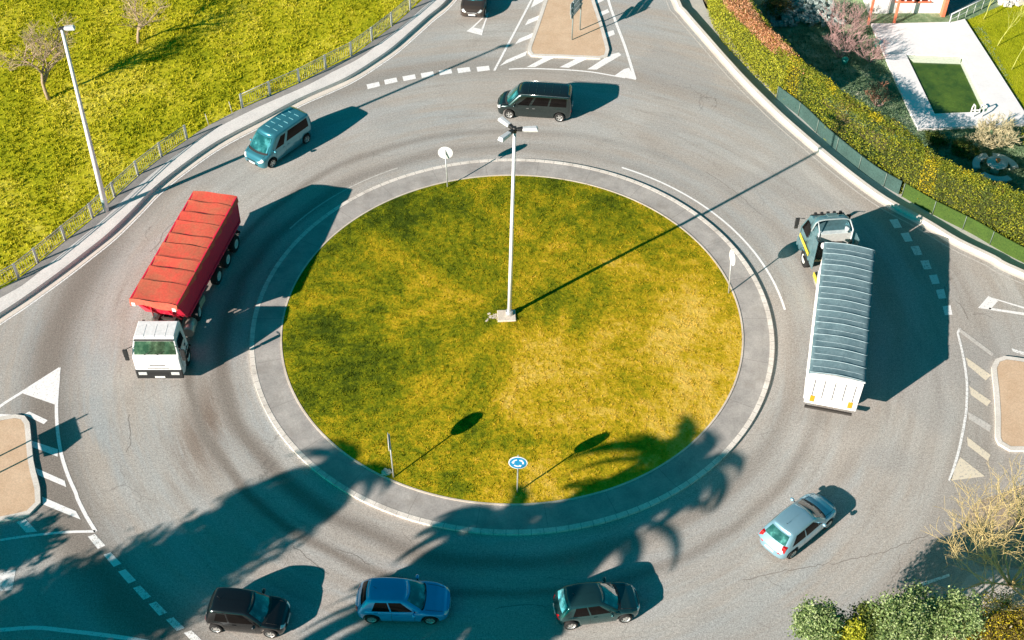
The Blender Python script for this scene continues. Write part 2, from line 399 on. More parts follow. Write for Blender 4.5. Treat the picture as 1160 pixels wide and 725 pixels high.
# right: kerb parapet, lower strip
tag(MB().prism(ribbon(right_kerb, 0, .30), -.24, .22).build('kerb', M_KERB2, bevel=.02), kind='structure')
rg = MB().sheet(ribbon(right_kerb, -.30, -.002), .004); tag(rg.build('road_gutter', M_GUT), kind='structure')
tag(MB().sheet(ribbon(right_kerb, .30, 2.2), GZ).build('path', M_STRIP), kind='structure')
# bottom right verge beneath the shrubs, the pavement in their shade
verge = smooth_line(GP([(1096, 628), (1086, 606), (1094, 588), (1104, 572), (1122, 563), (1160, 549)]), .4)+[(32, -12), (34, -16)]+GP([(1160, 645), (1135, 640), (1110, 642)])
tag(MB().sheet(verge, .005).build('verge', M_VERGE), kind='structure')
bed = GP([(905, 760), (940, 740), (1000, 722), (1080, 705), (1160, 690)])+[(32, -19), (32, -40), (11, -40)]
tag(MB().prism(bed, -.2, .10).build('planting_bed', M_VERGE), kind='structure')
pav = smooth_line(GP([(1075, 690), (1090, 662), (1106, 648), (1160, 645)]), .4)+[(32, -15.5), (32, -18.6)]+GP([(1160, 688), (1080, 703)])
tag(MB().sheet(pav, .009).build('pavement', conc('pavement_slabs', (.50, .48, .45), (.62, .60, .57))), kind='structure')

# central island
R0, R1, R2 = 12.5, 13.98, 14.23
mb = MB(); ring(mb, R1, R2, -.05, .13); tag(mb.build('island_kerb', M_KERB, bevel=None), kind='structure')
mb = MB(); ring(mb, R0+.09, R1, -.05, .118); tag(mb.build('island_apron', M_APRON), kind='structure')
mb = MB(); ring(mb, R0, R0+.09, -.05, .15); tag(mb.build('island_edging', M_EDGE), kind='structure')
mb = MB(); rows = []
for i in range(26):
    r = (R0-.003)*(1-i/25.0); h = .13+.22*(1-(r/R0)**2)
    rows.append([(r*math.cos(2*PI*k/120), r*math.sin(2*PI*k/120), h+.025*math.sin(3*k+i)*(.0 if i == 0 else 1)*(i > 1)) for k in range(120)])
mb.grid(rows, closed=True); tag(mb.build('lawn', M_ISLG), kind='structure')

def island_h(x, y): return .13+.22*(1-(x*x+y*y)/R0**2)

# grass blades (uncountable)
def tufts(name, X, Y, Z, L, blades, mat, wid=.035, lean=.7):
    n = len(X)*blades; x = np.repeat(X, blades)+rng.normal(0, .05, n); y = np.repeat(Y, blades)+rng.normal(0, .05, n); z = np.repeat(Z, blades)
    l = np.repeat(L, blades)*rng.uniform(.6, 1.3, n); a = rng.uniform(0, 2*PI, n); t = np.abs(rng.normal(0, lean, n)).clip(0, 1.3)
    d = np.stack([np.cos(a)*np.sin(t), np.sin(a)*np.sin(t), np.cos(t)], 1)*l[:, None]
    q = rng.uniform(0, 2*PI, n); s = np.stack([np.cos(q), np.sin(q), np.zeros(n)], 1)*wid*rng.uniform(.6, 1.4, n)[:, None]
    B = np.stack([x, y, z], 1)
    V = np.stack([B-s, B+s, B+d], 1).reshape(-1, 3)
    return tag(quadmesh(name, V, mat, per=3), kind='stuff')
def blade_mat(name, stops, sc):
    n = N(name); f = n.noise(sc, 6, .72, dist=.4); g = n.noise(3.0, 3, .8)
    geo = n.t.nodes.new('ShaderNodeNewGeometry')
    a = n.math('ADD', n.math('MULTIPLY', f, .62), n.math('MULTIPLY', g, .22)); a = n.math('ADD', a, n.math('MULTIPLY', geo.outputs['Random Per Island'], .16))
    if 'island' in name: a = bias(n, a)
    n.col(n.ramp(a, stops)); n.set(Roughness=.8); n.b.inputs['Specular IOR Level'].default_value = .1; return n.m
r_ = (R0-.12)*np.sqrt(rng.uniform(0, 1, 42000)); a_ = rng.uniform(0, 2*PI, 42000); gx, gy = r_*np.cos(a_), r_*np.sin(a_)
o = tufts('grass', gx, gy, island_h(gx, gy)-.01, rng.uniform(.04, .10, 42000), 3, blade_mat('island_blades', ISL_STOPS, .17), .02, .9)
tag(o, 'mown yellow-green grass on the round centre island', 'grass')
mpoly = offset(walk_in, .12)+[(-150, 80), (-150, -29.2)]
mx_, my_ = rng.uniform(-56, -3, 200000), rng.uniform(-10, 46, 200000)
keep = in_poly(mx_, my_, mpoly) & (my_ > -14-1.0*(mx_+22)*1.0-40)
mx_, my_ = mx_[keep], my_[keep]
# clumpy meadow: tufts gather and are taller in clumps
cl = (np.sin(mx_*7.1+np.sin(my_*5.7)*1.7)*np.sin(my_*6.3+np.sin(mx_*4.9)*2.1)+rng.normal(0, .35, len(mx_)))
k2 = cl > -.15; mx_, my_, cl = mx_[k2], my_[k2], cl[k2]
o = tufts('grass', mx_, my_, np.full(len(mx_), .19), (.08+.12*cl.clip(0, 1.3)), 4, blade_mat('meadow_blades', MEA_STOPS, .16), .035, .6)
tag(o, 'rough tufted yellow-green meadow grass beyond the pavement railing', 'grass')

# ------------------------------------------------------------------ painted markings
class Marks:
    def __init__(s): s.m = {0: MB(), 1: MB(), 2: MB(), 3: MB()}
    def poly(s, pts, k=0): s.m[k].sheet(GP(pts), .008+.001*k)
    def line(s, pts, w=.12, k=0, raw=False): s.m[k].sheet(ribbon(smooth_line(pts if raw else GP(pts), .4), -w/2, w/2), .009+.001*k)
mk = Marks()
# top arm
C5 = lambda p: crop(560, 0, 5.8, p); C3 = lambda p: crop(380, 0, 5.8, p)
mk.line([(603, -3), (602, 0), (560, 80)], .16)
mk.line(C5([(95, 455), (180, 451), (300, 452), (500, 461), (640, 474), (760, 494), (860, 512)]), .13)
mk.line(C5([(745, -40), (755, 20), (800, 150), (860, 310), (925, 520)]), .20)
mk.poly(C5([(790, 497), (850, 455), (885, 445), (932, 526)]))
for q in ([(240, 52), (320, 8), (340, -25), (262, -5)], [(200, 168), (290, 130), (303, 98), (222, 130)], [(134, 292), (245, 248), (256, 216), (163, 255)], [(36, 434), (205, 366), (216, 335), (78, 395)],
          [(212, 441), (268, 441), (400, 376), (332, 376)], [(428, 442), (488, 446), (612, 387), (545, 383)], [(610, 456), (672, 458), (835, 362), (818, 345), (760, 360)],
          [(735, 250), (792, 226), (783, 198), (728, 215)], [(697, 108), (757, 80), (745, 60), (688, 82)], [(668, 28), (722, 2), (712, -15), (660, 5)]):
    mk.poly(C5(q))
for cx, cy in ((248, 562), (363, 533), (484, 511), (604, 491), (722, 474), (843, 461), (970, 452)):
    s_ = .22-.00016*(cx-248)
    mk.poly(C3([(cx-44, cy-16+44*s_), (cx+38, cy-16-38*s_), (cx+46, cy+14-44*s_), (cx-36, cy+16+38*s_)]))
C14 = lambda p: crop(500, 0, 14.5, p)
mk.poly(C14([(412, 515), (668, 582), (690, 486), (500, 446)]))
mk.poly(C14([(500, 448), (530, 455), (770, 225), (765, 200)])); mk.poly(C14([(655, 484), (690, 488), (782, 205), (766, 205)]))
# right arm
C4 = lambda p: crop(1000, 300, 4.53, p); C4b = lambda p: crop(1000, 440, 4.53, p); C29 = lambda p: crop(860, 220, 2.9, p)
mk.poly(C4([(542, 160), (488, 222), (552, 230), (592, 186)])); mk.poly(C4([(560, 168), (580, 180), (860, 268), (860, 256)])); mk.poly(C4([(545, 220), (545, 231), (830, 275), (840, 262)]))
for cx, cy in ((447, 97), (484, 142), (517, 186), (549, 233), (577, 281), (600, 329), (622, 383)):
    k = (cy-97)/286.0; dx = 15-9*k
    mk.poly(C29([(cx-20+0*k, cy-13-2*k), (cx+7, cy-16-2*k), (cx+7+dx, cy+13), (cx-18+dx, cy+15)]), 1 if 150 < cy < 250 else 0)
mk.line(C4([(395, 325), (385, 350), (400, 410), (420, 510), (432, 610), (430, 725)])+C4b([(428, 120), (415, 200), (390, 320), (362, 415), (342, 475)]), .13, 1)
mk.poly(C4b([(345, 474), (397, 352), (525, 452)]), 2)
for q in (C4([(425, 473), (438, 518), (528, 594), (556, 566)]), C4([(443, 622), (453, 668), (535, 726), (556, 700)]), C4b([(432, 247), (436, 293), (540, 374), (553, 342)])): mk.poly(q, 2)
for q in (C4b([(436, 118), (441, 158), (548, 224), (560, 192)]), C4([(390, 322), (398, 350), (560, 470), (570, 455)])): mk.poly(q, 3)
mk.poly(C4([(660, 428), (668, 445), (740, 468), (740, 452)]), 1)
mk.poly([(1038, 662), (1041, 665), (1076, 653), (1075, 650)], 1)
# left arm
C5l = lambda p: crop(0, 400, 4.53, p); C6 = lambda p: crop(0, 560, 4.394, p)
mk.line([(-40, 500), (-18, 478), (0, 460.5), (24, 445), (68, 417)], .18)
mk.poly(C5l([(312, 72), (105, 203), (292, 268)]))
mk.line(C5l([(300, 120), (290, 265), (295, 390), (315, 520), (350, 630), (390, 720)])+C6([(385, 20), (430, 110), (477, 186)]), .17)
mk.line([(108, 602), (73, 603), (34, 607), (0, 612), (-40, 620)], .14)
mk.poly([(-20, 466), (0, 469), (18, 470), (8, 473.5), (-8, 480)])
for q in (C5l([(122, 315), (150, 300), (245, 345), (225, 365)]), C5l([(163, 450), (165, 482), (296, 532), (298, 494)]), C5l([(180, 588), (195, 626), (340, 688), (332, 655)]), C6([(210, 12), (213, 50), (402, 126), (378, 84)]), C6([(82, 138), (128, 124), (186, 186), (130, 191)])): mk.poly(q)
for i, (cx, cy) in enumerate(((109.5, 613.5), (127.4, 634), (144, 653), (161, 671.5), (179, 689.5), (198.5, 707), (219, 722), (240, 736))):
    a = (7.5, 6.5); t = i*.25
    mk.poly([(cx-10-t*.6, cy-5.5+t*.3), (cx-2, cy-8.5+t*.5), (cx+10+t*.6, cy+4.5), (cx+1.5, cy+8.5-t*.4)], 1 if i in (0,) or i > 2 else 0)
mk.line([(-30, 712), (0, 713.6), (39, 711), (80, 715), (114, 719), (150, 724), (180, 730)], .2)
mk.poly([(0, 650), (8, 647), (18, 645), (14, 668), (0, 670)], 1)
# lines around the ring and along the kerbs
arc = lambda r, a, b: [(r*math.cos(math.radians(t)), r*math.sin(math.radians(t))) for t in np.linspace(a, b, 40)]
mk.line(arc(15.12, 63, 3), .13, 0, True); mk.line(arc(15.2, 118, 150), .10, 3, True)
mk.line(offset(left_kerb, -.52), .10, 1, True); mk.line(offset(right_kerb, -.62), .10, 3, True)
names = ['road_marking']*4
for k, mat in ((0, P_WHITE), (1, P_WORN), (2, P_CREAM), (3, P_FAINT)):
    tag(mk.m[k].build('road_markings', mat), kind='structure')

ck = MB(); rc_ = random.Random(5)
for pts in ([(842, 656), (900, 645), (950, 637), (1010, 622), (1050, 606)], [(146, 470), (148, 498), (144, 512)], [(1083, 341), (1092, 352), (1097, 361)], [(1102, 357), (1112, 356), (1126, 361)], [(800, 195), (830, 215), (862, 243)], [(330, 618), (352, 634), (372, 650)], [(62, 420), (58, 438), (50, 455)], [(560, 690), (600, 684), (620, 688)], [(700, 470), (706, 482)], [(420, 640), (400, 628), (380, 622)], [(200, 250), (186, 262), (180, 276), (170, 285)]):
    P = smooth_line(GP(pts), .22); P = [(x+rc_.gauss(0, .035), y+rc_.gauss(0, .035)) for x, y in P]; ck.sheet(ribbon(P, -.014, .014), .0035)
tag(ck.build('road_cracks', simple('crack_tar', (.19, .17, .15), .8)), kind='structure')
# traffic islands
def tisland(outer, name='traffic_island'):
    n = len(outer); c = (sum(p[0] for p in outer)/n, sum(p[1] for p in outer)/n)
    a = sum(outer[i-1][0]*outer[i][1]-outer[i][0]*outer[i-1][1] for i in range(n))
    if a < 0: outer = outer[::-1]
    closed = outer
    inner = []
    for i, p in enumerate(closed):
        q, r = closed[i-1], closed[(i+1) % n]; t = Vector((r[0]-q[0], r[1]-q[1])).normalized(); inner.append((p[0]-t.y*.26, p[1]+t.x*.26))
    mb = MB()
    V = [(x, y, .13) for x, y in closed]+[(x, y, .13) for x, y in inner]+[(x, y, -.02) for x, y in closed]
    mb.add(V, [(i, (i+1) % n, n+(i+1) % n, n+i) for i in range(n)]+[(i, 2*n+i, 2*n+(i+1) % n, (i+1) % n) for i in range(n)])
    tag(mb.build('kerb', M_KERB2), kind='structure')
    tag(MB().prism(inner, -.02, .115).build(name, M_ISL), kind='structure')
tisland(smooth_line(GP([(617, 0), (607, 30), (598, 55), (598, 60), (602, 64.5), (640, 66), (680, 67.5), (688, 65), (690, 58), (682, 28), (673, 0)])+[(6.0, 36), (5.2, 46), (4.3, 47), (3.4, 46), (2.7, 36)]))
tisland(smooth_line(GP([(1160, 408), (1137, 405), (1127, 408.5), (1122.8, 417), (1125, 440), (1127, 470), (1127, 497), (1130.5, 504), (1143.5, 511.7), (1160, 512)])+[(35, -9.5), (36, -7.5), (34, -5)]))
tisland(smooth_line(GP([(-40, 485), (0, 474), (18, 471), (28.7, 472.8), (34, 480), (38.6, 523.6), (46, 554), (46.6, 571), (34, 584), (0, 592), (-40, 600)])+[(-35, -15), (-37, -12.5), (-35.5, -9)]))

# ------------------------------------------------------------------ railing along the pavement
post_px = [[(-36, 342), (-9, 333), (22, 316), (44, 298.5), (75, 273), (106, 247.7), (131, 223.7), (157.5, 199.4), (184, 178.4), (212.7, 158.6)],
           [(275.7, 123), (307, 108.7), (340, 94.3), (370, 78.6), (399, 64), (422.4, 47), (444.7, 30), (465.7, 11.8), (482, -6), (492, -22)]]
RAILM = simple('railing_steel', (.50, .49, .43), .6, .2)
labs = ['galvanised pavement railing beside the street lamp, left of the gap by the teal van', 'galvanised pavement railing running up to the dark orange-nosed car, right of the gap']
for gi, pl in enumerate(post_px):
    P = [G(x, y, .20)+Vector((-.05, .05, 0)) for x, y in pl]
    root = empty('railing', P[0], 0, labs[gi], 'railing')
    for i, p in enumerate(P):
        q = p-P[0]; a = P[min(i+1, len(P)-1)]-P[max(i-1, 0)]; ang = math.atan2(a.y, a.x)
        pb = MB().box((q.x, q.y, .56), (.16, .07, 1.14), ang); pb.build('post', STEEL, root, bevel=.012)
    rail = MB()
    for zz, rr in ((1.08, .032), (.93, .022), (.16, .022)):
        rail.tube([(p-P[0])+Vector((0, 0, zz)) for p in P], rr, 6)
    rail.build('rail', RAILM, root)
    bal = MB()
    for a, b in zip(P[:-1], P[1:]):
        m = int((b-a).length/.16)
        for k in range(1, m):
            q = a.lerp(b, k/m)-P[0]; bal.tube([q+Vector((0, 0, .16)), q+Vector((0, 0, .93))], .009, 4, cap=False)
    bal.build('baluster_panel', RAILM, root)
for (x, y), lb in (((237, 143), 'thin bare steel stake in the railing gap, nearer the lamp'), ((263.5, 129), 'thin bare steel stake in the railing gap, nearer the teal van')):
    p = G(x, y, .15); tag(MB().tube([(0, 0, 0), (-.1, .02, .95)], [.035, .025], 6).build('stake', RAILM), lb, 'stake').location = p

# ------------------------------------------------------------------ lamps
def lamp_head(root, top, ang, L=.7):
    d = Vector((math.cos(ang), math.sin(ang), 0))
    h = MB().tube([top+d*.05, top+d*.42+Vector((0, 0, .04))], .06, 8).build('arm', PLAST, root)
    M = Matrix.Rotation(ang, 4, 'Z'); mbx = MB()
    def q(x, y, z): return top+M.to_3x3()@Vector((x, y, z))
    mbx.hexa([q(.36, -.13, -.02), q(.36+L, -.17, -.02), q(.36+L, .17, -.02), q(.36, .13, -.02), q(.38, -.10, .12), q(.28+L, -.12, .16), q(.28+L, .12, .16), q(.38, .10, .12)])
    lh = mbx.build('lamp_head', simple('lamp_housing', (.72, .74, .76), .4, .2), root, bevel=.03)
    gl = MB().hexa([q(.45, -.11, -.06), q(.3+L, -.13, -.06), q(.3+L, .13, -.06), q(.45, .11, -.06), q(.43, -.12, -.022), q(.32+L, -.14, -.022), q(.32+L, .14, -.022), q(.43, .12, -.022)])
    gl.build('lens', HEADL, lh)
    nb = MB().hexa([q(.10, -.09, -.04), q(.38, -.12, -.04), q(.38, .12, -.04), q(.10, .09, -.04), q(.12, -.08, .10), q(.38, -.10, .13), q(.38, .10, .13), q(.12, .08, .10)])
    nb.build('bracket', PLAST, root, bevel=.02)
B = G(577, 357, .34); T = G(583, 147, 12.7)-B
lp = empty('street_lamp', B, 0, 'tall white lamp post with three heads in the centre of the grass island', 'street lamp')
MB().tube([(0, 0, .1), T*.33, T*.66, T], [.115, .10, .09, .075], 14).build('pole', POLEM, lp)
MB().tube([T-Vector((0, 0, .15)), T+Vector((0, 0, .16))], .10, 10).build('head_mount', PLAST, lp)
for a in (0.02, 2.25, 4.05): lamp_head(lp, T, a, .78)
MB().box((-.15, -.1, -.02), (1.0, .85, .24), .05).build('base_block', M_EDGE, lp, bevel=.03)
MB().tube([(0, 0, .1), (0, 0, .34)], [.22, .20], 10).build('base_collar', STEEL, lp)
mb = MB()
for k in range(26):
    x, y = -.85+random.gauss(0, .2), -.12+random.gauss(0, .13); s_ = random.uniform(.04, .11)
    mb.box((x, y, s_*.3+.03), (s_*1.5, s_, s_*.7), random.uniform(0, 3))
tag(mb.build('rubble', M_EDGE), 'small heap of broken stone beside the centre lamp base', 'rubble').location = B+Vector((0, 0, -.06))
B = G(120.5, 238.5, .26); T = G(70, 33, 12.5)-B
lp = empty('street_lamp', B, 0, 'tall grey lamp post leaning over the meadow behind the pavement railing', 'street lamp')
MB().tube([(0, 0, 0), T*.33, T*.66, T], [.17, .14, .11, .085], 12).build('pole', POLEM, lp)
lamp_head(lp, T+Vector((-.25, 0, 0)), .1, .6)
MB().tube([(0, 0, 0), (0, 0, .9)], [.16, .155], 10).build('base_collar', simple('collar_teal', (.2, .3, .3), .5), lp)

# ------------------------------------------------------------------ round signs
BLUE = simple('sign_blue', (.02, .26, .50), .4, var=.03)
def sign(px, py, top_px, normal_deg, label, face):
    B = G(px, py, .13); T = G(top_px[0], top_px[1], 2.62)-B; T.z = 2.5
    root = empty('roundabout_sign', B, 0, label, 'traffic sign', 'round signs around the island edge')
    MB().tube([(0, 0, -.03), T], .038, 8).build('post', STEEL, root)
    nr = Vector((math.cos(math.radians(normal_deg)), math.sin(math.radians(normal_deg)), 0)); c = T*(2.08/2.5)+nr*.06
    u = Vector((-nr.y, nr.x, 0))
    def q(a, b, d): return c+u*a+Vector((0, 0, b))+nr*d
    n = 36; R = .45
    mb = MB(); V = [q(R*math.cos(2*PI*k/n), R*math.sin(2*PI*k/n), d) for d in (-.012, .012) for k in range(n)]
    mb.add(V, [tuple(range(n))[::-1], tuple(range(n, 2*n))]+[(k, (k+1) % n, n+(k+1) % n, n+k) for k in range(n)])
    disc = mb.build('sign_disc', WHITE, root)
    mb = MB(); mb.add([q(.405*math.cos(2*PI*k/n), .405*math.sin(2*PI*k/n), .016) for k in range(n)], [tuple(range(n))]); mb.build('blue_face', BLUE, disc)
    mb = MB()
    for k in range(3):                       # three arrows chasing round a circle
        a0 = math.radians(90+120*k+12); a1 = a0+math.radians(66); m = 8
        for j in range(m):
            t, s2 = a0+(a1-a0)*j/m, a0+(a1-a0)*(j+1)/m
            mb.add([q(r*math.cos(x), r*math.sin(x), .020) for r, x in ((.20, t), (.28, t), (.28, s2), (.20, s2))], [(0, 1, 2, 3)])
        mb.add([q(.15*math.cos(a1), .15*math.sin(a1), .020), q(.33*math.cos(a1), .33*math.sin(a1), .020), q(.24*math.cos(a1+.52), .24*math.sin(a1+.52), .020)], [(0, 1, 2)])
    mb.build('arrow_symbol', WHITE, disc)
    return root
sign(507, 212, (504, 166), 90, 'round sign seen from its plain white back at the far edge of the island', 0)
sign(825.5, 332, (829, 284), 10, 'round sign seen edge-on at the right edge of the island facing the grey truck', 0)
sign(446, 541, (440.5, 492), 186, 'round sign seen edge-on by a pale stone at the lower left island edge', 0)
sign(586, 558, (587, 516), 268, 'blue round sign with three white circling arrows at the near island edge', 1)
mb = MB(); 
for k in range(3): mb.box((random.gauss(0, .06), random.gauss(0, .05), .05+.013*k), (.40-.04*k, .30, .10+.01*k), .5*k)
tag(mb.build('stone', M_EDGE, bevel=.03), 'pale stone lying in the grass beside the lower left round sign', 'stone').location = G(438, 536, .08)

# direction sign on the top island (seen from behind) and its left-arm counterpart
def dsign(A, Bp, panels, label, h=3.05):
    A, Bp = Vector(A), Vector(Bp); root = empty('direction_sign', A, 0, label, 'direction sign'); D = Bp-A; L = D.length; d = D.normalized(); nrm = Vector((-d.y, d.x, 0))
    for p in (Vector((0, 0, 0)), D): MB().tube([p+Vector((0, 0, -.05)), p+Vector((0, 0, h))], .045, 8).build('post', simple('sign_post_teal', (.30, .38, .38), .5, .3), root)
    for z0, z1, x0, x1, tip in panels:
        mb = MB(); pts = [(x0, z0), (x1, z0), (x1+tip, (z0+z1)/2), (x1, z1), (x0, z1)]
        V = [d*x+Vector((0, 0, z))+nrm*o_ for o_ in (.05, .085) for x, z in pts]
        mb.add(V, [(4, 3, 2, 1, 0), (5, 6, 7, 8, 9)]+[(k, (k+1) % 5, 5+(k+1) % 5, 5+k) for k in range(5)])
        mb.build('arrow_panel', simple('sign_back_grey', (.42, .50, .52), .5, .2), root)
    return root
dsign(G(648, 45, .12), G(657, 34, .12), [(2.15, 2.55, -.35, 2.1, .35), (2.6, 3.0, -.35, 2.1, .35), (1.75, 2.1, -.2, 1.6, .3)], 'two-legged direction sign with arrow panels seen from behind on the beige top island')
dsign((-27.5, -11.3, .12), (-27.05, -12.2, .12), [(1.9, 2.75, -.25, 1.3, .3)], 'two-legged arrow sign whose shadow falls across the left traffic island')

# ------------------------------------------------------------------ vehicles
def interp(tab, x):
    if x <= tab[0][0]: return tab[0][1]
    for (a, va), (b, vb) in zip(tab[:-1], tab[1:]):
        if x <= b:
            t = (x-a)/(b-a); return va+(vb-va)*(t*t*(3-2*t)*.5+t*.5)
    return tab[-1][1]
def make_wheel(root, x, y, r, wd, side, turn=0, rimmat=None, spokes=5, rimr=.66):
    """side: +1 = outer face towards +y"""
    wroot = MB(); prof = [(r*rimr, -wd/2), (r*.9, -wd/2), (r, -wd/2+.03), (r, wd/2-.03), (r*.9, wd/2), (r*rimr, wd/2), (r*rimr, -wd/2)]
    wroot.lathe(prof, 'y', n=24); t = wroot.build('wheel', TYRE, root)
    t.location = (x, y, r); t.rotation_euler = (0, 0, turn)
    rb = MB(); o = side*(wd/2-.035)
    rb.lathe([(r*rimr, side*wd/2*.98), (r*rimr*.9, side*wd/2*.95), (r*rimr*.86, o-side*.03)], 'y', n=24)
    for k in range(spokes):
        a = 2*PI*k/spokes; ca, sa = math.cos(a), math.sin(a); wv = r*.09
        V = []
        for yy in (o-side*.02, o+side*.012):
            for rr, ww in ((r*.1, wv), (r*rimr*.9, wv*1.1)):
                for e in (-1, 1): V.append((rr*ca-e*ww*sa, yy, rr*sa+e*ww*ca))
        rb.add(V, [(0, 1, 3, 2), (4, 5, 7, 6), (0, 1, 5, 4), (2, 3, 7, 6), (0, 2, 6, 4), (1, 3, 7, 5)])
    rb.lathe([(r*.14, o+side*.02), (.001, o+side*.03)], 'y', n=12)
    rb.build('rim', rimmat or RIM, t)
    db = MB().lathe([(r*rimr*.88, o-side*.03), (.001, o-side*.03)], 'y', n=20); db.build('brake_disc', DARKM, t)
    return t

def car(name, label, cat, pos, head, S):
    root = empty(name, (pos[0], pos[1], 0), head, label, cat)
    paint = S['paint']; L0, L1, W = S['rear'], S['front'], S['W']/2
    r = S.get('r', .31); xa = S['wb']/2; xm = (L0+L1)/2; hl = (L1-L0)/2; pe = S.get('pe', 10)
    ts = sorted(set([round(-math.cos(PI*i/70), 4) for i in range(71)] + [(x-xm)/hl for c in (-xa, xa) for x in np.linspace(c-r-.10, c+r+.10, 17)]))
    def section(t, v):
        x = xm+hl*t; f = max(0, 1-abs(t)**pe)**.30; tap = 1-.045*t*t
        wv = W*f*tap; top = interp(S['top'], x); bot = .19+.10*abs(t)**8
        # nose and tail: bring z range together
        e = abs(t)**26; mid = S.get('bz', .48); top = top*(1-e)+(mid+.18)*e; bot = bot*(1-e)+(mid-.14)*e
        for c in (-xa, xa):
            dd = abs(x-c); R = r+.075
            if dd < R: bot = max(bot, r+math.sqrt(R*R-dd*dd)*.98)
        H = top-bot
        cp = [(0, 0), (.80, 0), (.95, .05), (.99, .28), (1.0, .55), (.985, .78), (.94, .95), (.82, 1.0), (.5, 1.0), (0, 1.0)]
        kk = v*(len(cp)-1); i = min(int(kk), len(cp)-2); q = kk-i
        y = cp[i][0]*(1-q)+cp[i+1][0]*q; z = cp[i][1]*(1-q)+cp[i+1][1]*q
        cr = .05*(1-y*y)*f if v > .66 else 0
        return Vector((x, wv*y, bot+H*z+cr))
    nv = 28; rows = []
    for t in ts:
        h = [section(t, j/(nv-1)) for j in range(nv)]
        rows.append(h+[Vector((p.x, -p.y, p.z)) for p in h[::-1][1:]])
    mb = MB(); mb.grid(rows)
    # dark underside / arches
    m = len(rows[0]); fi = 0
    for i in range(len(rows)-1):
        for j in range(m-1):
            jj = min(j, m-2-j)
            if jj < 4: mb.mi[fi] = 1
            fi += 1
    # greenhouse
    (xf0, xr0, wb0, z0), (xf1, xr1, wr, zr) = S['belt'], S['roof']; nF, nS = 9, 17
    bulF, bulR, bulS = S.get('bul', (.16, .08, .03))
    def outline(xf, xr, hw, k):
        P = []
        for i in range(nF): s_ = i/nF; P.append(Vector((xf+bulF*k*4*s_*(1-s_), -hw+2*hw*s_)))          # front, right(-y) to left(+y)
        for i in range(nS): s_ = i/nS; P.append(Vector((xf+(xr-xf)*s_, hw+bulS*4*s_*(1-s_))))
        for i in range(nF): s_ = i/nF; P.append(Vector((xr-bulR*k*4*s_*(1-s_), hw-2*hw*s_)))
        for i in range(nS): s_ = i/nS; P.append(Vector((xr+(xf-xr)*s_, -hw-bulS*4*s_*(1-s_))))
        n = len(P)
        for _ in range(1): P = [(P[i-1]+P[i]*2+P[(i+1) % n])/4 for i in range(n)]
        return P
    OB, OR = outline(xf0, xr0, wb0, 1.0), outline(xf1, xr1, wr, .8); n = len(OB)
    xc = (xf1+xr1)/2; hh = (xf1-xr1)/2
    def roofz(x): return zr-S.get('rcurve', .05)*((x-xc)/hh)**2
    def Gs(u, t):
        u %= n; i = int(u); q = u-i; a = OB[i].lerp(OB[(i+1) % n], q); b = OR[i].lerp(OR[(i+1) % n], q)
        p = a.lerp(b, t); bz = z0; ln = S.get('lean', 0)
        z = bz+(roofz(b.x)-bz)*t
        dirn = Vector((p.x-xc, p.y)); k = .02*4*t*(1-t)
        p = p+dirn.normalized()*k
        return Vector((p.x, p.y, z))
    rows = [[Gs(i, t) for i in range(n)] for t in (-.25, 0, .2, .4, .6, .8, .93)]
    def cap(k, dz): return [Vector((xc+(OR[i].x-xc)*min(1, .62+.38*k if k < .9 else k), OR[i].y*k, roofz(xc+(OR[i].x-xc)*min(1, .62+.38*k if k < .9 else k))+dz)) for i in range(n)]
    rows += [cap(.985, -.012), cap(.95, .012), cap(.88, .026), cap(.6, .05), cap(.3, .058), cap(.005, .06)]
    mb.grid(rows, closed=True)
    body = mb.build('body', [paint, PLAST], root)
    # glazing
    def win(nm, u0, u1, t0, t1, mat=GLASS, slant0=0, slant1=0, off=.008, par=root, nu=8):
        w_ = MB(); rr = []
        for j in range(5):
            t = t0+(t1-t0)*j/4; row = []
            for i in range(nu+1):
                ua, ub = u0+slant0*(j/4), u1+slant1*(j/4); u = ua+(ub-ua)*i/nu
                p = Gs(u, t); du = Gs(u+.1, t)-Gs(u-.1, t); dt = Gs(u, min(t+.05, 1))-Gs(u, t-.05); nn = du.cross(dt).normalized()
                if nn.dot(Vector((p.x-xc, p.y, .3))) < 0: nn = -nn
                row.append(p+nn*off)
            rr.append(row)
        w_.grid(rr); return w_.build(nm, mat, par)
    a, b = S.get('ws', (.6, 8.4)); win('windshield', a, b, .06, .93, GLASSL)
    fb, sb = nF, nF+nS+nF
    for nm, s0, s1, t0, t1, sl0, sl1 in S['wins']:
        win('side_window', fb+s0*nS, fb+s1*nS, t0, t1, GLASS, sl0*nS, sl1*nS)
        win('side_window', sb+nS-s1*nS, sb+nS-s0*nS, t0, t1, GLASS, -sl1*nS, -sl0*nS)
    rw = S.get('rw', (.12, .9)); win('rear_window', fb+nS+.9, fb+nS+nF-.9, rw[0], rw[1], S.get('rwmat', GLASS))
    # cowl (black strip under the windscreen)
    # body patches
    def patch(nm, t0, t1, v0, v1, side, mat, off=.008, par=root, nu=6, nvv=6, skew=0):
        rr = []
        for i in range(nu+1):
            row = []
            for j in range(nvv+1):
                v = v0+(v1-v0)*j/nvv; t = t0+(t1-t0)*i/nu+skew*(j/nvv)*(1-i/nu); t = max(-.9999, min(.9999, t))
                p = section(t, v); e = .004
                da = section(min(t+e, .9999), v)-section(max(t-e, -.9999), v); db = section(t, min(v+.01, 1))-section(t, max(v-.01, 0)); nn = da.cross(db)
                nn = nn.normalized() if nn.length > 1e-9 else Vector((1 if t > 0 else -1, 0, 0))
                if nn.dot(Vector((p.x-xm, p.y*3, p.z-.6))) < 0: nn = -nn
                p = p+nn*off; row.append(Vector((p.x, p.y*side, p.z)))
            rr.append(row)
        m_ = MB(); m_.grid(rr); return m_.build(nm, mat, par)
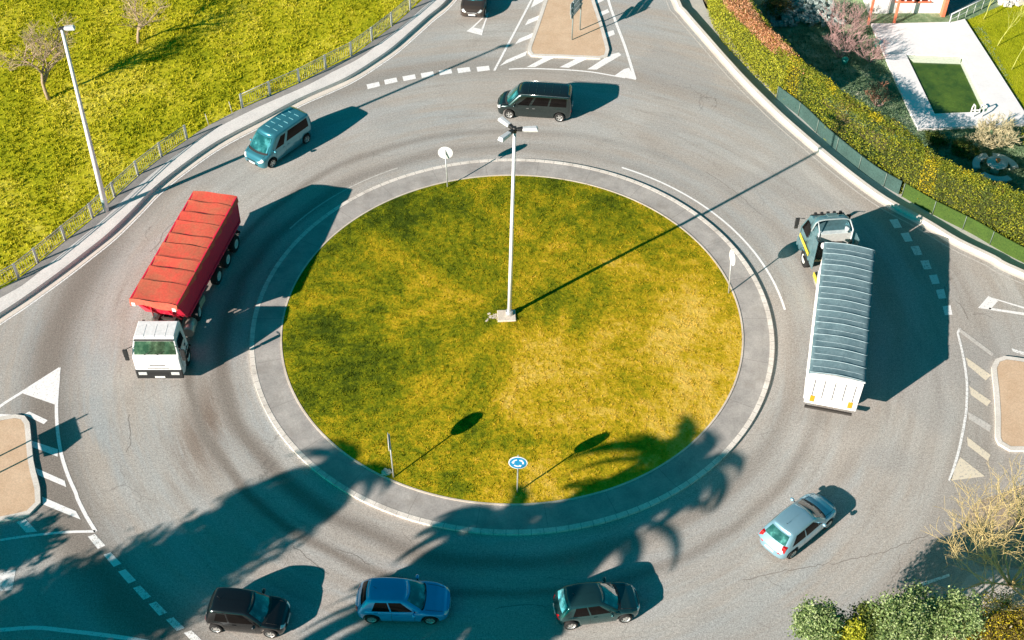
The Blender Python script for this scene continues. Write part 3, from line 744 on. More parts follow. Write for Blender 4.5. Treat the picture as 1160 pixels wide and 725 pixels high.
    hlv = S.get('hl', (.90, .985, .62, .80)); tlv = S.get('tl', (-.985, -.93, .55, .80))
    for sd in (1, -1):
        patch('headlight', *hlv, sd, HEADL, .012, skew=S.get('hskew', 0))
        tl = patch('tail_light', *tlv, sd, REDL, .012)
        if 'tlb' in S:
            bx_, by_, bz_, bw_, bh_ = S['tlb']; tb_ = MB(); tb_.hexa([(bx_-.05, sd*by_-bw_/2, bz_-bh_/2), (bx_+.22, sd*by_-bw_/2, bz_-bh_/2), (bx_+.22, sd*by_+bw_/2, bz_-bh_/2), (bx_-.05, sd*by_+bw_/2, bz_-bh_/2), (bx_+.06, sd*by_-bw_/2-sd*.03, bz_+bh_/2), (bx_+.26, sd*by_-bw_/2-sd*.03, bz_+bh_/2), (bx_+.26, sd*by_+bw_/2-sd*.05, bz_+bh_/2), (bx_+.06, sd*by_+bw_/2-sd*.05, bz_+bh_/2)])
            tb_.build('tail_light', REDL, root, bevel=.03)
        for (x, w__) in S.get('seams', []):
            t = (x-xm)/hl; patch('door_seam', t-.003, t+.003, .12, .74, sd, PLAST, .004, nu=1)
        for x in S.get('handles', []):
            p = section((x-xm)/hl, .58); MB().box((p.x, (p.y+.012)*sd, p.z), (.17, .035, .03)).build('door_handle', S.get('hmat', paint), root)
        mp = Vector((S['mir'], (W+.10)*sd, z0+.07))
        mm = MB(); mm.lathe([(.001, -.10), (.06, -.09), (.085, -.03), (.085, .03), (.06, .09), (.001, .10)], 'y', n=10)
        mo = mm.build('door_mirror', S.get('mirmat', paint), root); mo.location = mp
        ar = MB().tube([(S['mir']+.02, (W-.14)*sd, z0), mp], .03, 6).build('mirror_arm', PLAST, root)
        patch('sill_trim', -.60 if xa > 1 else -.5, .60, .12, .2, sd, S.get('sill', PLAST), .006)
    # nose: grille across both halves, bumper intake, plates
    for nm, t0, v0, v1, mat in (('grille', .9945, .55, .72, PLAST), ('air_intake', .993, .20, .36, PLAST)):
        rr = []
        for i in range(-6, 7):
            row = []
            for j in range(4):
                v = v0+(v1-v0)*j/3; f0 = .9999-(.9999-t0)*(abs(i)/6.0)**2; p = section(f0, v); row.append(Vector((p.x+.014, math.copysign(p.y, i), p.z)))
            rr.append(row)
        m_ = MB(); m_.grid(rr); m_.build(nm, S.get('grmat', mat) if nm == 'grille' else mat, root)
    MB().box((L1+.012, 0, S.get('bz', .48)-.02), (.02, .5, .11)).build('number_plate', PLATE, root)
    MB().box((L0-.012, 0, S.get('rpz', S.get('bz', .48)+.1)), (.02, .5, .11)).build('number_plate', PLATE, root)
    xh = S.get('xh', xf0+.16)
    for sd in (1, -1):
        bs = MB()
        P = [section((x-xm)/hl, .80) for x in np.linspace(xh, L1-.28, 8)]; bs.tube([(p.x, p.y*sd, p.z+.006) for p in P], .008, 4); bs.build('bonnet_seam', PLAST, root)
    # wipers
    for yy in (-.1, .45):
        wz = MB()
        p0 = Vector((xf0+.10, yy, z0+.03)); p1 = Gs(nF*(.5+(yy-.35)/(2*wb0)), .12); p1.x += .02; p1.z += .02
        wz.tube([p0, p1], .010, 4); wz.build('wiper', PLAST, root)
    # dark strip below the windscreen (cowl)
    rr = []
    for i in range(0, 13):
        u = .4+(8.2)*i/12; row = []
        for t in (-.02, .07):
            p = Gs(u, t); row.append(p+Vector((.02 if t > 0 else .07, 0, .012)))
        rr.append(row)
    cw = MB(); cw.grid(rr); cw.build('cowl', PLAST, root)
    tr = S.get('turn', 0); wy = S['tr']/2
    for sx in (1, -1):
        for sd in (1, -1):
            make_wheel(root, xa*sx, wy*sd, r, .20, sd, tr if sx > 0 else 0, spokes=S.get('spokes', 5))
    for k, fn in S.get('extra', {}).items(): fn(root, Gs, section, win, patch, roofz, S)
    return root

def carpaint(name, c, metal=.3, rough=.28): return simple(name, c, rough, metal, coat=1.0, var=.04, scale=2)
def roofbars(root, Gs, section, win, patch, roofz, S):
    (xf1, xr1, wr, zr) = S['roof']
    m_ = MB()
    for k in range(5):
        x = xf1-.55-k*(xf1-xr1-.9)/4.6
        for sd in (1, -1): m_.box((x, sd*wr*.42, roofz(x)+.062), (.035, wr*.5, .02))
    m_.build('roof_ribs', simple('rib_'+S['paint'].name, tuple(S['ribc']), .35, .2), root)
def antenna(root, Gs, section, win, patch, roofz, S):
    xr = S['roof'][1]+.35; MB().tube([(xr, 0, roofz(xr)+.05), (xr-.12, 0, roofz(xr)+.22)], .009, 4).build('antenna', PLAST, root)
def panoroof(root, Gs, section, win, patch, roofz, S): antenna(root, Gs, section, win, patch, roofz, S)
def wingmirror(*a): pass
def driver(root, Gs, section, win, patch, roofz, S):
    # side glass is the opaque dark one; the driver's window stands open with the arm and shirt showing
    pass

hatch = dict(rear=-1.98, front=2.05, W=1.74, wb=2.55, tr=1.50, r=.31,
             top=[(-1.98, .80), (-1.75, .93), (-1.2, .95), (.6, .93), (.95, .90), (1.5, .80), (1.85, .70), (2.05, .58)],
             belt=(.92, -1.80, .80, .90), roof=(.22, -1.42, .58, 1.46), mir=.62,
             wins=[('a', .12, .47, .08, .86, .05, 0), ('b', .50, .80, .08, .86, 0, -.02)], seams=[(.62, 0), (-.38, 0)], handles=[-.15, -1.05], rw=(.30, .92))
def var(base, **k): d = dict(base); d.update(k); return d
def place(front, rear, side_half, right_seen):
    """front/rear wheel hub ground positions on the visible side -> centre and heading"""
    f, r = Vector(front), Vector(rear); h = (f-r).normalized(); m = (f+r)/2
    n = Vector((-h.y, h.x)); c = m+n*side_half*(1 if right_seen else -1)
    return (c.x, c.y), math.atan2(h.y, h.x)

# blue five-door
p, h = place((-3.59, -18.89), (-6.16, -18.83), .78, True)
car('hatchback', 'bright blue five-door hatchback driving right between the two dark hatchbacks', 'car', p, h,
    var(hatch, paint=carpaint('paint_blue', (.012, .42, .80), .35), rear=-2.03, front=2.12, W=1.78, wb=2.57, extra={'a': antenna}, spokes=7))
# dark green-black five-door
p, h = place((4.98, -18.82), (2.6, -19.16), .76, True)
car('hatchback', 'dark green-black five-door hatchback with pale rear window, rightmost of the three bottom cars', 'car', p, h,
    var(hatch, paint=carpaint('paint_dark_teal', (.035, .11, .115), .7, .2), rear=-1.84, front=1.92, W=1.66, wb=2.43, tr=1.45, rwmat=glass('rear_glass_pale', (.06, .30, .34), .15),
        top=[(-1.84, .80), (-1.6, .94), (-1.0, .95), (.6, .92), (.9, .89), (1.4, .80), (1.72, .70), (1.92, .58)], belt=(.86, -1.66, .76, .90), roof=(.18, -1.30, .56, 1.44), mir=.56, extra={'a': antenna}))
# black three-door
p, h = place((-10.51, -19.57), (-12.93, -19.32), .74, True)
car('hatchback', 'black three-door hatchback with squared roof, leftmost of the three bottom cars', 'car', p, h,
    var(hatch, paint=carpaint('paint_black', (.04, .045, .05), .85, .2), rear=-1.72, front=1.86, W=1.64, wb=2.42, tr=1.42,
        top=[(-1.72, .82), (-1.55, .96), (-1.0, .97), (.6, .94), (.9, .91), (1.4, .84), (1.68, .74), (1.86, .60)], belt=(.90, -1.58, .76, .92), roof=(.30, -1.36, .60, 1.52), mir=.60,
        wins=[('a', .12, .56, .08, .86, .05, 0), ('b', .60, .84, .08, .80, 0, -.03)], seams=[(.6, 0), (-.55, 0)], handles=[-.3], pe=14, extra={'a': antenna}))
# silver-blue three-door seen from behind
p, h = place((14.75, -13.78), (12.87, -15.39), .76, True)
car('hatchback', 'silver-blue three-door hatchback with red tail lights driving away on the right', 'car', p, h,
    var(hatch, paint=carpaint('paint_silver_blue', (.33, .58, .70), .5, .3), rear=-2.02, front=2.10, W=1.72, wb=2.55,
        wins=[('a', .12, .50, .08, .86, .05, 0), ('b', .53, .86, .10, .86, 0, -.04)], seams=[(.62, 0), (-.55, 0)], handles=[-.3],
        tlb=(-1.90, .66, .94, .20, .28), rwmat=glass('rear_glass_green', (.02, .09, .08), .08), belt=(.98, -1.86, .80, .92), roof=(.28, -1.30, .60, 1.46), extra={'a': antenna}))
# SUV at the top edge
hd = math.atan2(-.99, -.11); fc = Vector((-2.9, 30.45))-Vector((math.cos(hd), math.sin(hd)))*2.15
car('sport_utility_car', 'dark brown car with orange-lit nose and silver bumper entering at the top edge', 'car', (fc.x, fc.y), hd,
    var(hatch, paint=carpaint('paint_brown', (.10, .075, .06), .5), rear=-2.2, front=2.15, W=1.84, wb=2.62, tr=1.58, r=.35, bz=.56,
        top=[(-2.2, .9), (-1.9, 1.05), (-1.2, 1.08), (.7, 1.06), (1.0, 1.02), (1.6, .95), (1.95, .86), (2.15, .68)], belt=(.95, -1.95, .84, 1.02), roof=(.3, -1.55, .62, 1.62), mir=.66, grmat=CHROME))
# vans
van = dict(rear=-2.28, front=2.40, W=1.90, wb=3.10, tr=1.64, r=.33, pe=16, bz=.55, rpz=.9,
           top=[(-2.28, 1.0), (-2.1, 1.10), (-1.6, 1.12), (1.2, 1.10), (1.65, 1.05), (2.1, .92), (2.32, .76), (2.40, .62)],
           belt=(1.72, -2.24, .90, 1.05), roof=(.95, -2.14, .76, 1.92), mir=1.30, rcurve=.03, bul=(.20, .05, .02),
           wins=[('a', .13, .32, .10, .80, .06, 0), ('b', .36, .62, .14, .82, 0, 0), ('c', .65, .93, .14, .82, 0, 0)], seams=[(1.15, 0), (.30, 0), (-.95, 0)], handles=[.45, .05], rw=(.2, .85),
           tl=(-.99, -.965, .45, .85), hl=(.90, .985, .60, .80), ws=(.5, 8.5))
p, h = place((-14.98, 13.52), (-13.15, 16.0), .84, False)
car('minivan', 'teal green van with ribbed roof driving left beside the pavement railing', 'van', p, h,
    var(van, paint=carpaint('paint_teal', (.07, .31, .39), .5), ribc=(.25, .55, .6), wins=[('a', .13, .32, .10, .80, .06, 0), ('b', .38, .90, .16, .84, 0, 0)], extra={'r': roofbars}))
p, h = place((-.21, 18.69), (3.12, 18.31), .84, False)
vb = car('minivan', 'black passenger van with long side windows driving left above the centre lamp', 'van', p, h,
    var(van, paint=carpaint('paint_van_black', (.06, .085, .085), .85, .2), rear=-2.42, front=2.48, wb=3.30, ribc=(.02, .05, .05), extra={'r': roofbars}, hmat=CHROME,
        top=[(-2.42, 1.0), (-2.2, 1.10), (-1.6, 1.12), (1.2, 1.10), (1.65, 1.05), (2.1, .95), (2.36, .80), (2.48, .62)], belt=(1.72, -2.36, .90, 1.05), roof=(.98, -2.26, .76, 1.88)))
fr = MB()
for sd in (1, -1):
    pts = [(.98, .775*sd, 1.875), (-.6, .80*sd, 1.90), (-2.2, .775*sd, 1.86)]
    fr.tube(pts, .014, 5)
fr.build('roof_gutter', CHROME, vb)

# ---- trucks
TARP_RED = None
def tarp_mat(name, lo, hi, s=.8):
    n = N(name); f = n.noise(s, 6, .75, dist=.8); g = n.noise(9, 3)
    n.col(n.mix(1, n.ramp(f, [(.3, lo), (.68, hi)]), n.ramp(g, [(.3, (.85,)*3), (.7, (1.1,)*3)]), 'MULTIPLY')); n.set(Roughness=.55); n.bump(f, .35, .06); return n.m
RED_TARP = tarp_mat('tarp_red', (.52, .17, .09), (.84, .095, .065), .8)
RED_BODY = simple('paint_red_body', (.85, .02, .07), .4, .0, coat=.4)
GREY_TARP = tarp_mat('tarp_grey', (.11, .19, .22), (.20, .30, .33), 1.2)
CABW = simple('cab_white', (.86, .86, .86), .35, coat=.6)
CABT = simple('cab_silver_teal', (.17, .33, .37), .3, .5, coat=.5, var=.2)
def tipper(pos, head, L, W, ztop, label, red, axles, zfl=1.36):
    """local x forward; box from x=-L/2 .. L/2"""
    root = empty('tipper_trailer', (pos[0], pos[1], 0), head, label, 'trailer')
    bm_ = RED_BODY if red else simple('paint_white_body', (.80, .80, .79), .45)
    hw, hb = W/2, W/2-(.05 if red else .04); x0, x1 = -L/2, L/2; zt = ztop-.12
    m_ = MB()
    # hollow tub: outer shell with slanted front
    xf_low = x1-(.9 if red else .25)
    V = [(x0+.05, -hb, zfl), (xf_low, -hb, zfl), (xf_low, hb, zfl), (x0+.05, hb, zfl), (x0, -hw, zt), (x1, -hw, zt), (x1, hw, zt), (x0, hw, zt)]
    m_.hexa(V)
    tub = m_.build('tub', bm_, root, bevel=.04)
    rb = MB()
    if red:
        for sd in (1, -1):
            rb.hexa([(x0-.05, sd*hw-.03, zt-.20), (x1+.03, sd*hw-.03, zt-.20), (x1+.03, sd*hw+.05, zt-.20), (x0-.05, sd*hw+.05, zt-.20), (x0-.05, sd*hw-.03, zt+.05), (x1+.03, sd*hw-.03, zt+.05), (x1+.03, sd*hw+.05, zt+.05), (x0-.05, sd*hw+.05, zt+.05)])
            rb.box(((x0+xf_low)/2, sd*(hb+.02), zfl+.06), (xf_low-x0-.2, .10, .14))
    else:
        for sd in (1, -1):
            rb.box((0, sd*(hw+.025), zt-.02), (L-.05, .06, .12)); rb.box((0, sd*(hb+.04), zfl+.05), (L-.3, .07, .16))
            k = 0
            x = x0+.5
            while x < x1-.3: rb.box((x, sd*(hw+.01), (zfl+zt)/2), (.07, .04, zt-zfl-.25)); x += .8
    rb.build('side_rail', bm_, tub)
    # cover: cloth over hoops
    n = 96; rows = []
    nh = 9 if red else 11
    ny = 14
    for i in range(n+1):
        x = x0-.04+(L+.08)*i/n; ph = (i/n*nh) % 1.0
        sag = 4*ph*(1-ph)
        if red:
            bd = (0, .095, .20, .29, .41, .50, .62, .71, .83, 1.0001); q_ = i/n; kk_ = max(k for k in range(9) if q_ >= bd[k]); ph = (q_-bd[kk_])/(bd[kk_+1]-bd[kk_]); sag = 4*ph*(1-ph)
            ph2 = ph; sg = (.10+.03*math.sin(kk_*2.3))*(ph2**.8)*(1 if ph2 < .93 else (1-ph2)/.07)
        row = []
        for j in range(ny+1):
            y = -1+2*j/ny; ay = abs(y)
            crown = (.05*(1-ay**5) if red else .13*(1-ay**1.6))
            zz = ztop-.06+crown-((sg*(.4+.6*(1-ay**2))) if red else .05*sag*(1-ay**2))+(.012*math.sin(4.3*y+kk_*2.1)*math.sin(i*.21+y) if red else .014*math.sin(5*y+i*.9)*math.sin(i*.37+y*2)+.010*math.sin(11*y+i*.23))
            edge = hw+(.05 if red else .06)
            row.append(Vector((x+.05*math.sin(5*y+i*.35)*(.35 if red else .2), y*edge, zz)))
        dz = (.16 if red else .12)
        dro = dz+(.26*(1-ph) if red else 0)
        row = [Vector((row[0].x, row[0].y-.01, row[0].z-dro))]+row+[Vector((row[-1].x, row[-1].y+.01, row[-1].z-dro))]
        rows.append(row)
    if red:
        rows.append([Vector((x1+.10, v.y, v.z-(.40+.08*math.sin(v.y*3)))) for v in rows[-1]])
        rows.insert(0, [Vector((x0-.08, v.y, v.z-.35)) for v in rows[0]])
    cv = MB(); cv.grid(rows, smooth=not red); cov = cv.build('tarpaulin', RED_TARP if red else GREY_TARP, root)
    if not red:
        hp = MB()
        for k in range(nh+1):
            x = x0+L*k/nh; hp.tube([(x, -hw-.04+(2*hw+.08)*j/12, ztop-.045+.13*(1-abs(-1+2*j/12)**1.6)+.012) for j in range(13)], .020, 6)
            if k < nh: 
                xx = x+L/nh*.5; hp.tube([(xx, -hw*.95+1.9*hw*j/12, ztop-.050+.13*(1-abs((-1+2*j/12)*.95)**1.6)-.045*(1-((-1+2*j/12)*.95)**2)) for j in range(13)], .012, 5)
        hp.build('tarp_hoops', simple('hoop_pale', (.38, .50, .54), .5), cov)
        # tailgate: white ribbed door with lamps
        tg = MB(); V = [(x0-.10, -hw+.02, zfl-.05), (x0+.0, -hw+.02, zfl-.05), (x0+.0, hw-.02, zfl-.05), (x0-.10, hw-.02, zfl-.05), (x0-.10, -hw+.0, zt-.05), (x0-.01, -hw, zt-.05), (x0-.01, hw, zt-.05), (x0-.10, hw, zt-.05)]
        tg.hexa(V); gate = tg.build('tailgate', CABW, root, bevel=.02)
        rbm = MB()
        for y in (-.98, -.5, 0, .5, .98): rbm.box((x0-.108, y, (zfl+zt)/2+.12), (.02, .03, (zt-zfl)*.62))
        rbm.build('tailgate_groove', PLAST, gate)
        for sd in (1, -1): MB().box((x0-.115, sd*.93, zfl+.35), (.03, .22, .42)).build('warning_panel', ORL, gate)
        gm = MB()
        for y, z in ((.1, 1.9), (-.25, 1.9), (-.2, 1.72)): gm.box((x0-.112, y, z), (.01, .34, .02))
        gm.build('gate_scratches', simple('faint_grey', (.45, .45, .44), .6), gate)
    else:
        tg = MB().hexa([(x0-.08, -hb, zfl-.1), (x0-.005, -hb, zfl-.1), (x0-.005, hb, zfl-.1), (x0-.08, hb, zfl-.1), (x0-.10, -hw, zt), (x0-.012, -hw, zt), (x0-.012, hw, zt), (x0-.10, hw, zt)])
        tg.build('tailgate', RED_BODY, root, bevel=.02)
        br = MB()
        for sd in (1, -1):
            br.tube([(x1-.05, sd*.9, zt-.3), (xf_low-.1, sd*.35, 1.15)], .05, 6); br.tube([(x1-.1, sd*.3, zt-.3), (xf_low, sd*.8, 1.15)], .05, 6)
            br.box((x1+.04, sd*1.12, ztop-.38), (.12, .2, .22), mi=1)
        br.build('front_bracing', [RED_BODY, WHITE], root)
    # chassis
    ch = MB()
    for sd in (1, -1): ch.box((-.1, sd*.45, zfl-.24), (L-.9, .16, .28))
    for x in np.linspace(x0+.6, x1-.8, 6): ch.box((x, 0, zfl-.22), (.12, .76, .14))
    ch.box((x0+.15, 0, .62), (.12, W-.25, .12)); ch.build('chassis', DARKM, root)
    for x in axles:
        ax = MB().tube([(x, -W/2+.35, .51), (x, W/2-.35, .51)], .07, 8).build('axle', DARKM, root)
        for sd in (1, -1):
            make_wheel(root, x, sd*(W/2-.22), .51, .36, sd, rimmat=simple('truck_rim', (.74, .76, .72), .5, .1), spokes=10, rimr=.55)
            gd = MB(); rows = [[(x+.60*math.cos(a), sd*(W/2-.22)+e*.20, .51+.60*math.sin(a)) for e in (-1, 1)] for a in np.linspace(.3, PI-.3, 8)]
            gd.grid(rows); gd.build('mudguard', PLAST, root)
    for sd in ((1, -1) if red else ()): MB().box((x0+.12, sd*.85, .66), (.06, .34, .12)).build('tail_light', REDL, root)
    if red:
        for sd in (1, -1): MB().box((1.7, sd*1.0, .75), (.7, .4, .42)).build('side_box', simple('olive_box', (.42, .40, .28), .6), root, bevel=.03)
        lg = MB()
        for sd in (1, -1): lg.box((2.4, sd*.85, .62), (.14, .14, .9))
        lg.build('landing_leg', DARKM, root)
    return root

def tractor(pos, head, label, wb, kind):
    root = empty('truck_tractor', (pos[0], pos[1], 0), head, label, 'truck')
    W = 2.40 if kind == 'white' else 2.46; hw = W/2; cx1 = wb+1.38; cx0 = cx1-(1.80 if kind == 'white' else 2.05); zr = 2.84 if kind == 'white' else 3.05
    pm = CABW if kind == 'white' else CABT
    # lower cab and upper cab (tapered)
    prof = [(cx0, .95), (cx0, zr-.10), (cx0+.12, zr), (cx1-.62, zr), (cx1-.45, zr-.10), (cx1-.10, 1.95), (cx1, 1.85), (cx1+.03, 1.0), (cx1, .55), (cx1-.35, .40), (cx1-.75, .55), (cx1-.80, .85), (cx0+.35, .95)]
    def wz(x, z):
        k = max(0, (z-1.9)/(zr-1.9)); return hw-(.16 if kind == 'white' else .26)*k*k
    n = len(prof); rows = []
    for s_ in (-1, -.97, -.8, 0, .8, .97, 1):
        k = 1 if abs(s_) < 1 else 1
        rows.append([Vector((x if abs(s_) < .9 else x-(.05 if x > cx1-.5 and abs(s_) == 1 else 0), s_*wz(x, z), z-(.05 if abs(s_) == 1 and z > 2.7 else 0))) for x, z in prof])
    mb = MB(); mb.grid(rows, closed=True, smooth=False)
    o = 0; m = n
    mb.f.append(tuple(range(n))[::-1]); mb.mi.append(0); mb.sm.append(False)
    e = 6*n; mb.f.append(tuple(e+k for k in range(n))); mb.mi.append(0); mb.sm.append(False)
    cab = mb.build('cab', pm, root, bevel=.05, seg=3)
    # windscreen
    def fw(y, t, off=.012):
        a = Vector((cx1-.10, 0, 1.95)); b = Vector((cx1-.45, 0, zr-.10)); p = a.lerp(b, t); nn = Vector((b.z-a.z, 0, -(b.x-a.x))).normalized()
        return Vector((p.x+nn.x*off, y*wz(p.x, p.z), p.z+nn.z*off))
    g = MB(); g.grid([[fw(y, t) for y in (-.90, -.45, 0, .45, .90)] for t in (.04, .35, .65, .90)]); g.build('windshield', glass('truck_windscreen', (.03, .055, .03), .08), root)
    MB().grid([[fw(y, t, .03) for y in (-.95, -.5, 0, .5, .95)] for t in (.92, 1.03)]).build('sun_visor', PLAST, root)
    for y in (-.5, .05): MB().tube([fw(y, .0, .03), fw(y+.36, .28, .03)], .014, 4).build('wiper', PLAST, root)
    for sd in (1, -1):
        sw = MB(); a = (cx1-.28, 1.98); b = (cx1-.55, zr-.32); c = (cx1-1.30, zr-.32); d = (cx1-1.30, 1.98)
        sw.add([(x, sd*(wz(x, z)+.012), z) for x, z in (a, b, c, d)], [(0, 1, 2, 3) if sd > 0 else (3, 2, 1, 0)]); sw.build('side_window', GLASS, root)
        for x in (cx1-.24, cx1-1.36): MB().box((x, sd*(hw+.004), 1.45), (.02, .012, 1.0)).build('door_seam', PLAST, root)
        MB().box((cx1-1.2, sd*(hw+.02), 1.62), (.2, .04, .05)).build('door_handle', PLAST, root)
        # mirrors
        mr = MB(); mr.box((cx1-.02, sd*(hw+.26), 2.18), (.12, .24, .50)); mr.box((cx1-.02, sd*(hw+.26), 1.78), (.10, .22, .22)); mo = mr.build('door_mirror', PLAST, root, bevel=.03)
        MB().tube([(cx1-.2, sd*(hw-.1), 2.5), (cx1-.02, sd*(hw+.24), 2.45), (cx1-.02, sd*(hw+.24), 2.3)], .022, 5).build('mirror_arm', PLAST, mo)
        # arches
        rr = [[(wb+.66*math.cos(a), sd*(hw-.42)+sd*e, .52+.66*math.sin(a)) for e in (0, .45)] for a in np.linspace(.1, PI-.1, 12)]
        MB().grid(rr).build('mudguard', PLAST, root)
        hl = MB().box((cx1+.0, sd*(hw-.38), .72), (.10, .42, .18)); hl.build('headlight', HEADL, root, bevel=.02)
        MB().box((cx0+.45, sd*(hw-.08), .72), (.5, .28, .08)).build('step', PLAST, root)
    # bumper, grille
    bp = MB().box((cx1+.02, 0, .68), (.14, W+.03, .62)); bp.build('bumper', PLAST if kind == 'white' else pm, root, bevel=.05)
    gr = MB()
    for k in range(2): gr.box((cx1+.035, 0, 1.12+.2*k), (.03, 1.1-.3*k, .022))
    gr.box((cx1+.09, 0, .66), (.02, .9, .2)); gr.build('grille', PLAST, root)
    MB().box((cx1+.105, 0, .52), (.02, .52, .12)).build('number_plate', PLATE, root)
    for sd in (1, -1): MB().box((cx1+.09, sd*(hw-.36), .78), (.06, .44, .20)).build('headlight', HEADL, root, bevel=.02)
    # chassis
    ch = MB()
    for sd in (1, -1): ch.box((wb/2-.1, sd*.42, .88), (wb+1.7, .12, .26))
    for x in np.linspace(-.7, wb, 6): ch.box((x, 0, .86), (.12, .72, .14))
    ch.lathe([(.001, 0), (.55, 0), (.55, .1), (.001, .1)], 'z', (0.1, 0, 1.03), 20); ch.build('chassis', DARKM, root)
    for sd in (1, -1):
        tk = MB().tube([(.95, sd*.95, .72), (1.85, sd*.95, .72)], .30, 14).build('fuel_tank' if sd > 0 else 'air_tank', simple('tank_alloy', (.5, .48, .42), .4, .5), root)
    bk = MB()
    bk.box((cx0-.14, .2, 1.7), (.16, 1.3, 1.3)); bk.tube([(cx0-.25, -.9, .9), (cx0-.25, -.9, 2.5)], .08, 8)
    bk.box((cx0-.28, 0, 1.22), (.10, 2.1, .10), mi=1); bk.tube([(cx0-.2, .3, 1.3), (cx0-.6, .1, 1.5), (cx0-.95, .2, 1.2)], .025, 5, mi=2)
    bk.build('rear_equipment', [DARKM, simple('ochre_metal', (.5, .40, .22), .6, .3), simple('hose_red', (.5, .1, .06), .6)], root)
    RT = simple('truck_rim', (.74, .76, .72), .5, .1)
    for x in ((0, wb) if kind == 'white' else (0, wb)):
        for sd in (1, -1):
            make_wheel(root, x, sd*(hw-.17 if x else hw-.28), .52, .34 if x else .56, sd, rimmat=RT, spokes=10, rimr=.55)
            if x == 0:
                rr = [[(x+.62*math.cos(a), sd*(hw-.28)+e*.30, .52+.62*math.sin(a)) for e in (-1, 1)] for a in np.linspace(.2, PI-.2, 8)]
                MB().grid(rr).build('mudguard', PLAST, root)
    if kind == 'white':
        ln = MB(); 
        for k in range(3): ln.box((cx1-.95, -.55+.55*k, zr+.004), (1.0, .015, .012))
        ln.build('roof_rib', simple('rib_white', (.70, .70, .70), .5), root)
    else:
        # roof deflector shell open at the back, beacon spots, hatch, yellow band
        r2 = []
        for i, (x, z, k) in enumerate(((cx1-.55, zr-.05, .80), (cx1-.85, zr+.22, .84), (cx0+.95, zr+.38, .90), (cx0+.55, zr+.42, .95))):
            row = []
            for j in range(15):
                t = -1+2*j/14; f = (1-abs(t)**5)
                row.append(Vector((x, t*hw*k, (zr-.35)+(z-zr+.35)*(f**.5 if f > 0 else 0))))
            r2.append(row)
        df = MB(); df.grid(r2); dfo = df.build('roof_deflector', CABT, root); sm = dfo.modifiers.new('thick', 'SOLIDIFY'); sm.thickness = .05
        rim_ = MB().tube([tuple(v) for v in r2[-1]], .045, 6); rim_.build('deflector_rim', simple('grey_trim', (.34, .40, .41), .4), dfo)
        MB().box((cx0+.02, 0, 2.2), (.06, 2.0, 1.5)).build('cab_rear_wall', simple('cab_rear_pale', (.50, .52, .50), .5), root)
        fr_ = MB()
        for yy in (-.95, .95): fr_.tube([(cx0-.1, yy, 1.2), (cx0-.05, yy, 3.15), (cx0+.5, yy*.95, 3.4)], .04, 6)
        fr_.box((cx0+.1, .1, 3.02), (.5, 1.5, .04)); fr_.lathe([(.001, 0), (.13, 0), (.13, .2), (.001, .2)], 'z', (cx0+.0, -.62, 3.1), 12); fr_.build('roof_frame', simple('pale_trim', (.62, .68, .68), .4), root)
        for k in range(5):
            MB().box((cx1-.50, -.72+.36*k, zr+.03), (.14, .17, .15)).build('roof_lamp', PLAST, root, bevel=.03)
        MB().box((cx1-1.1, 0, zr+.40), (.46, .62, .04), tilt=(0, .35, 0)).build('roof_hatch', simple('hatch_teal', (.16, .26, .28), .3), root, bevel=.02)
        for sd in (1, -1):
            yb = MB(); yb.box((cx1-1.05, sd*(hw+.012), 1.34), (1.75, .02, .26)); yb.box((.9, sd*(hw-.03), .86), (1.7, .05, .48)); yb.build('yellow_band', simple('paint_yellow', (.75, .58, .06), .4), root)
            fp = MB().box((cx0-.35, sd*(hw-.06), 1.9), (.6, .05, 2.0)); fp.build('side_fairing', CABT, root, bevel=.02)
        MB().box((cx0-.55, .75, 2.55), (.3, .3, .3)).build('air_intake', WHITE, root, bevel=.08)
    return root

# red tipper: body on its own heading, tractor heading south
F0, R0_ = Vector((-18.67, -1.83)), Vector((-16.95, 6.97)); dv = F0-R0_; hd = math.atan2(dv.y, dv.x); c = (F0+R0_)/2
def local_x(px, py): v = Vector((px, py))-c; return v.dot(dv.normalized())
tipper(c, hd, dv.length, 2.54, 3.25, 'red tipper trailer under a sagging red tarpaulin behind the white cab', True, [local_x(-16.46, 2.98), local_x(-16.18, 4.38), local_x(-15.85, 5.7)])
tractor((-18.26, .14), -PI/2, 'white truck cab with dark windscreen pulling the red tipper trailer', 3.35, 'white')
F0, R0_ = Vector((18.36, 2.38)), Vector((15.92, -7.19)); dv = F0-R0_; hd = math.atan2(dv.y, dv.x); c = (F0+R0_)/2
tipper(c, hd, dv.length, 2.60, 3.32, 'white tipper trailer under a ribbed grey tarpaulin behind the silver-teal cab', False, [-3.4, -2.05, -.7], 1.2)
hd = math.radians(96); tp = Vector((17.86, 4.55))-Vector((math.cos(hd), math.sin(hd)))*3.5
tractor(tp, hd, 'silver-teal truck cab with yellow stripe pulling the grey covered trailer', 3.5, 'teal')

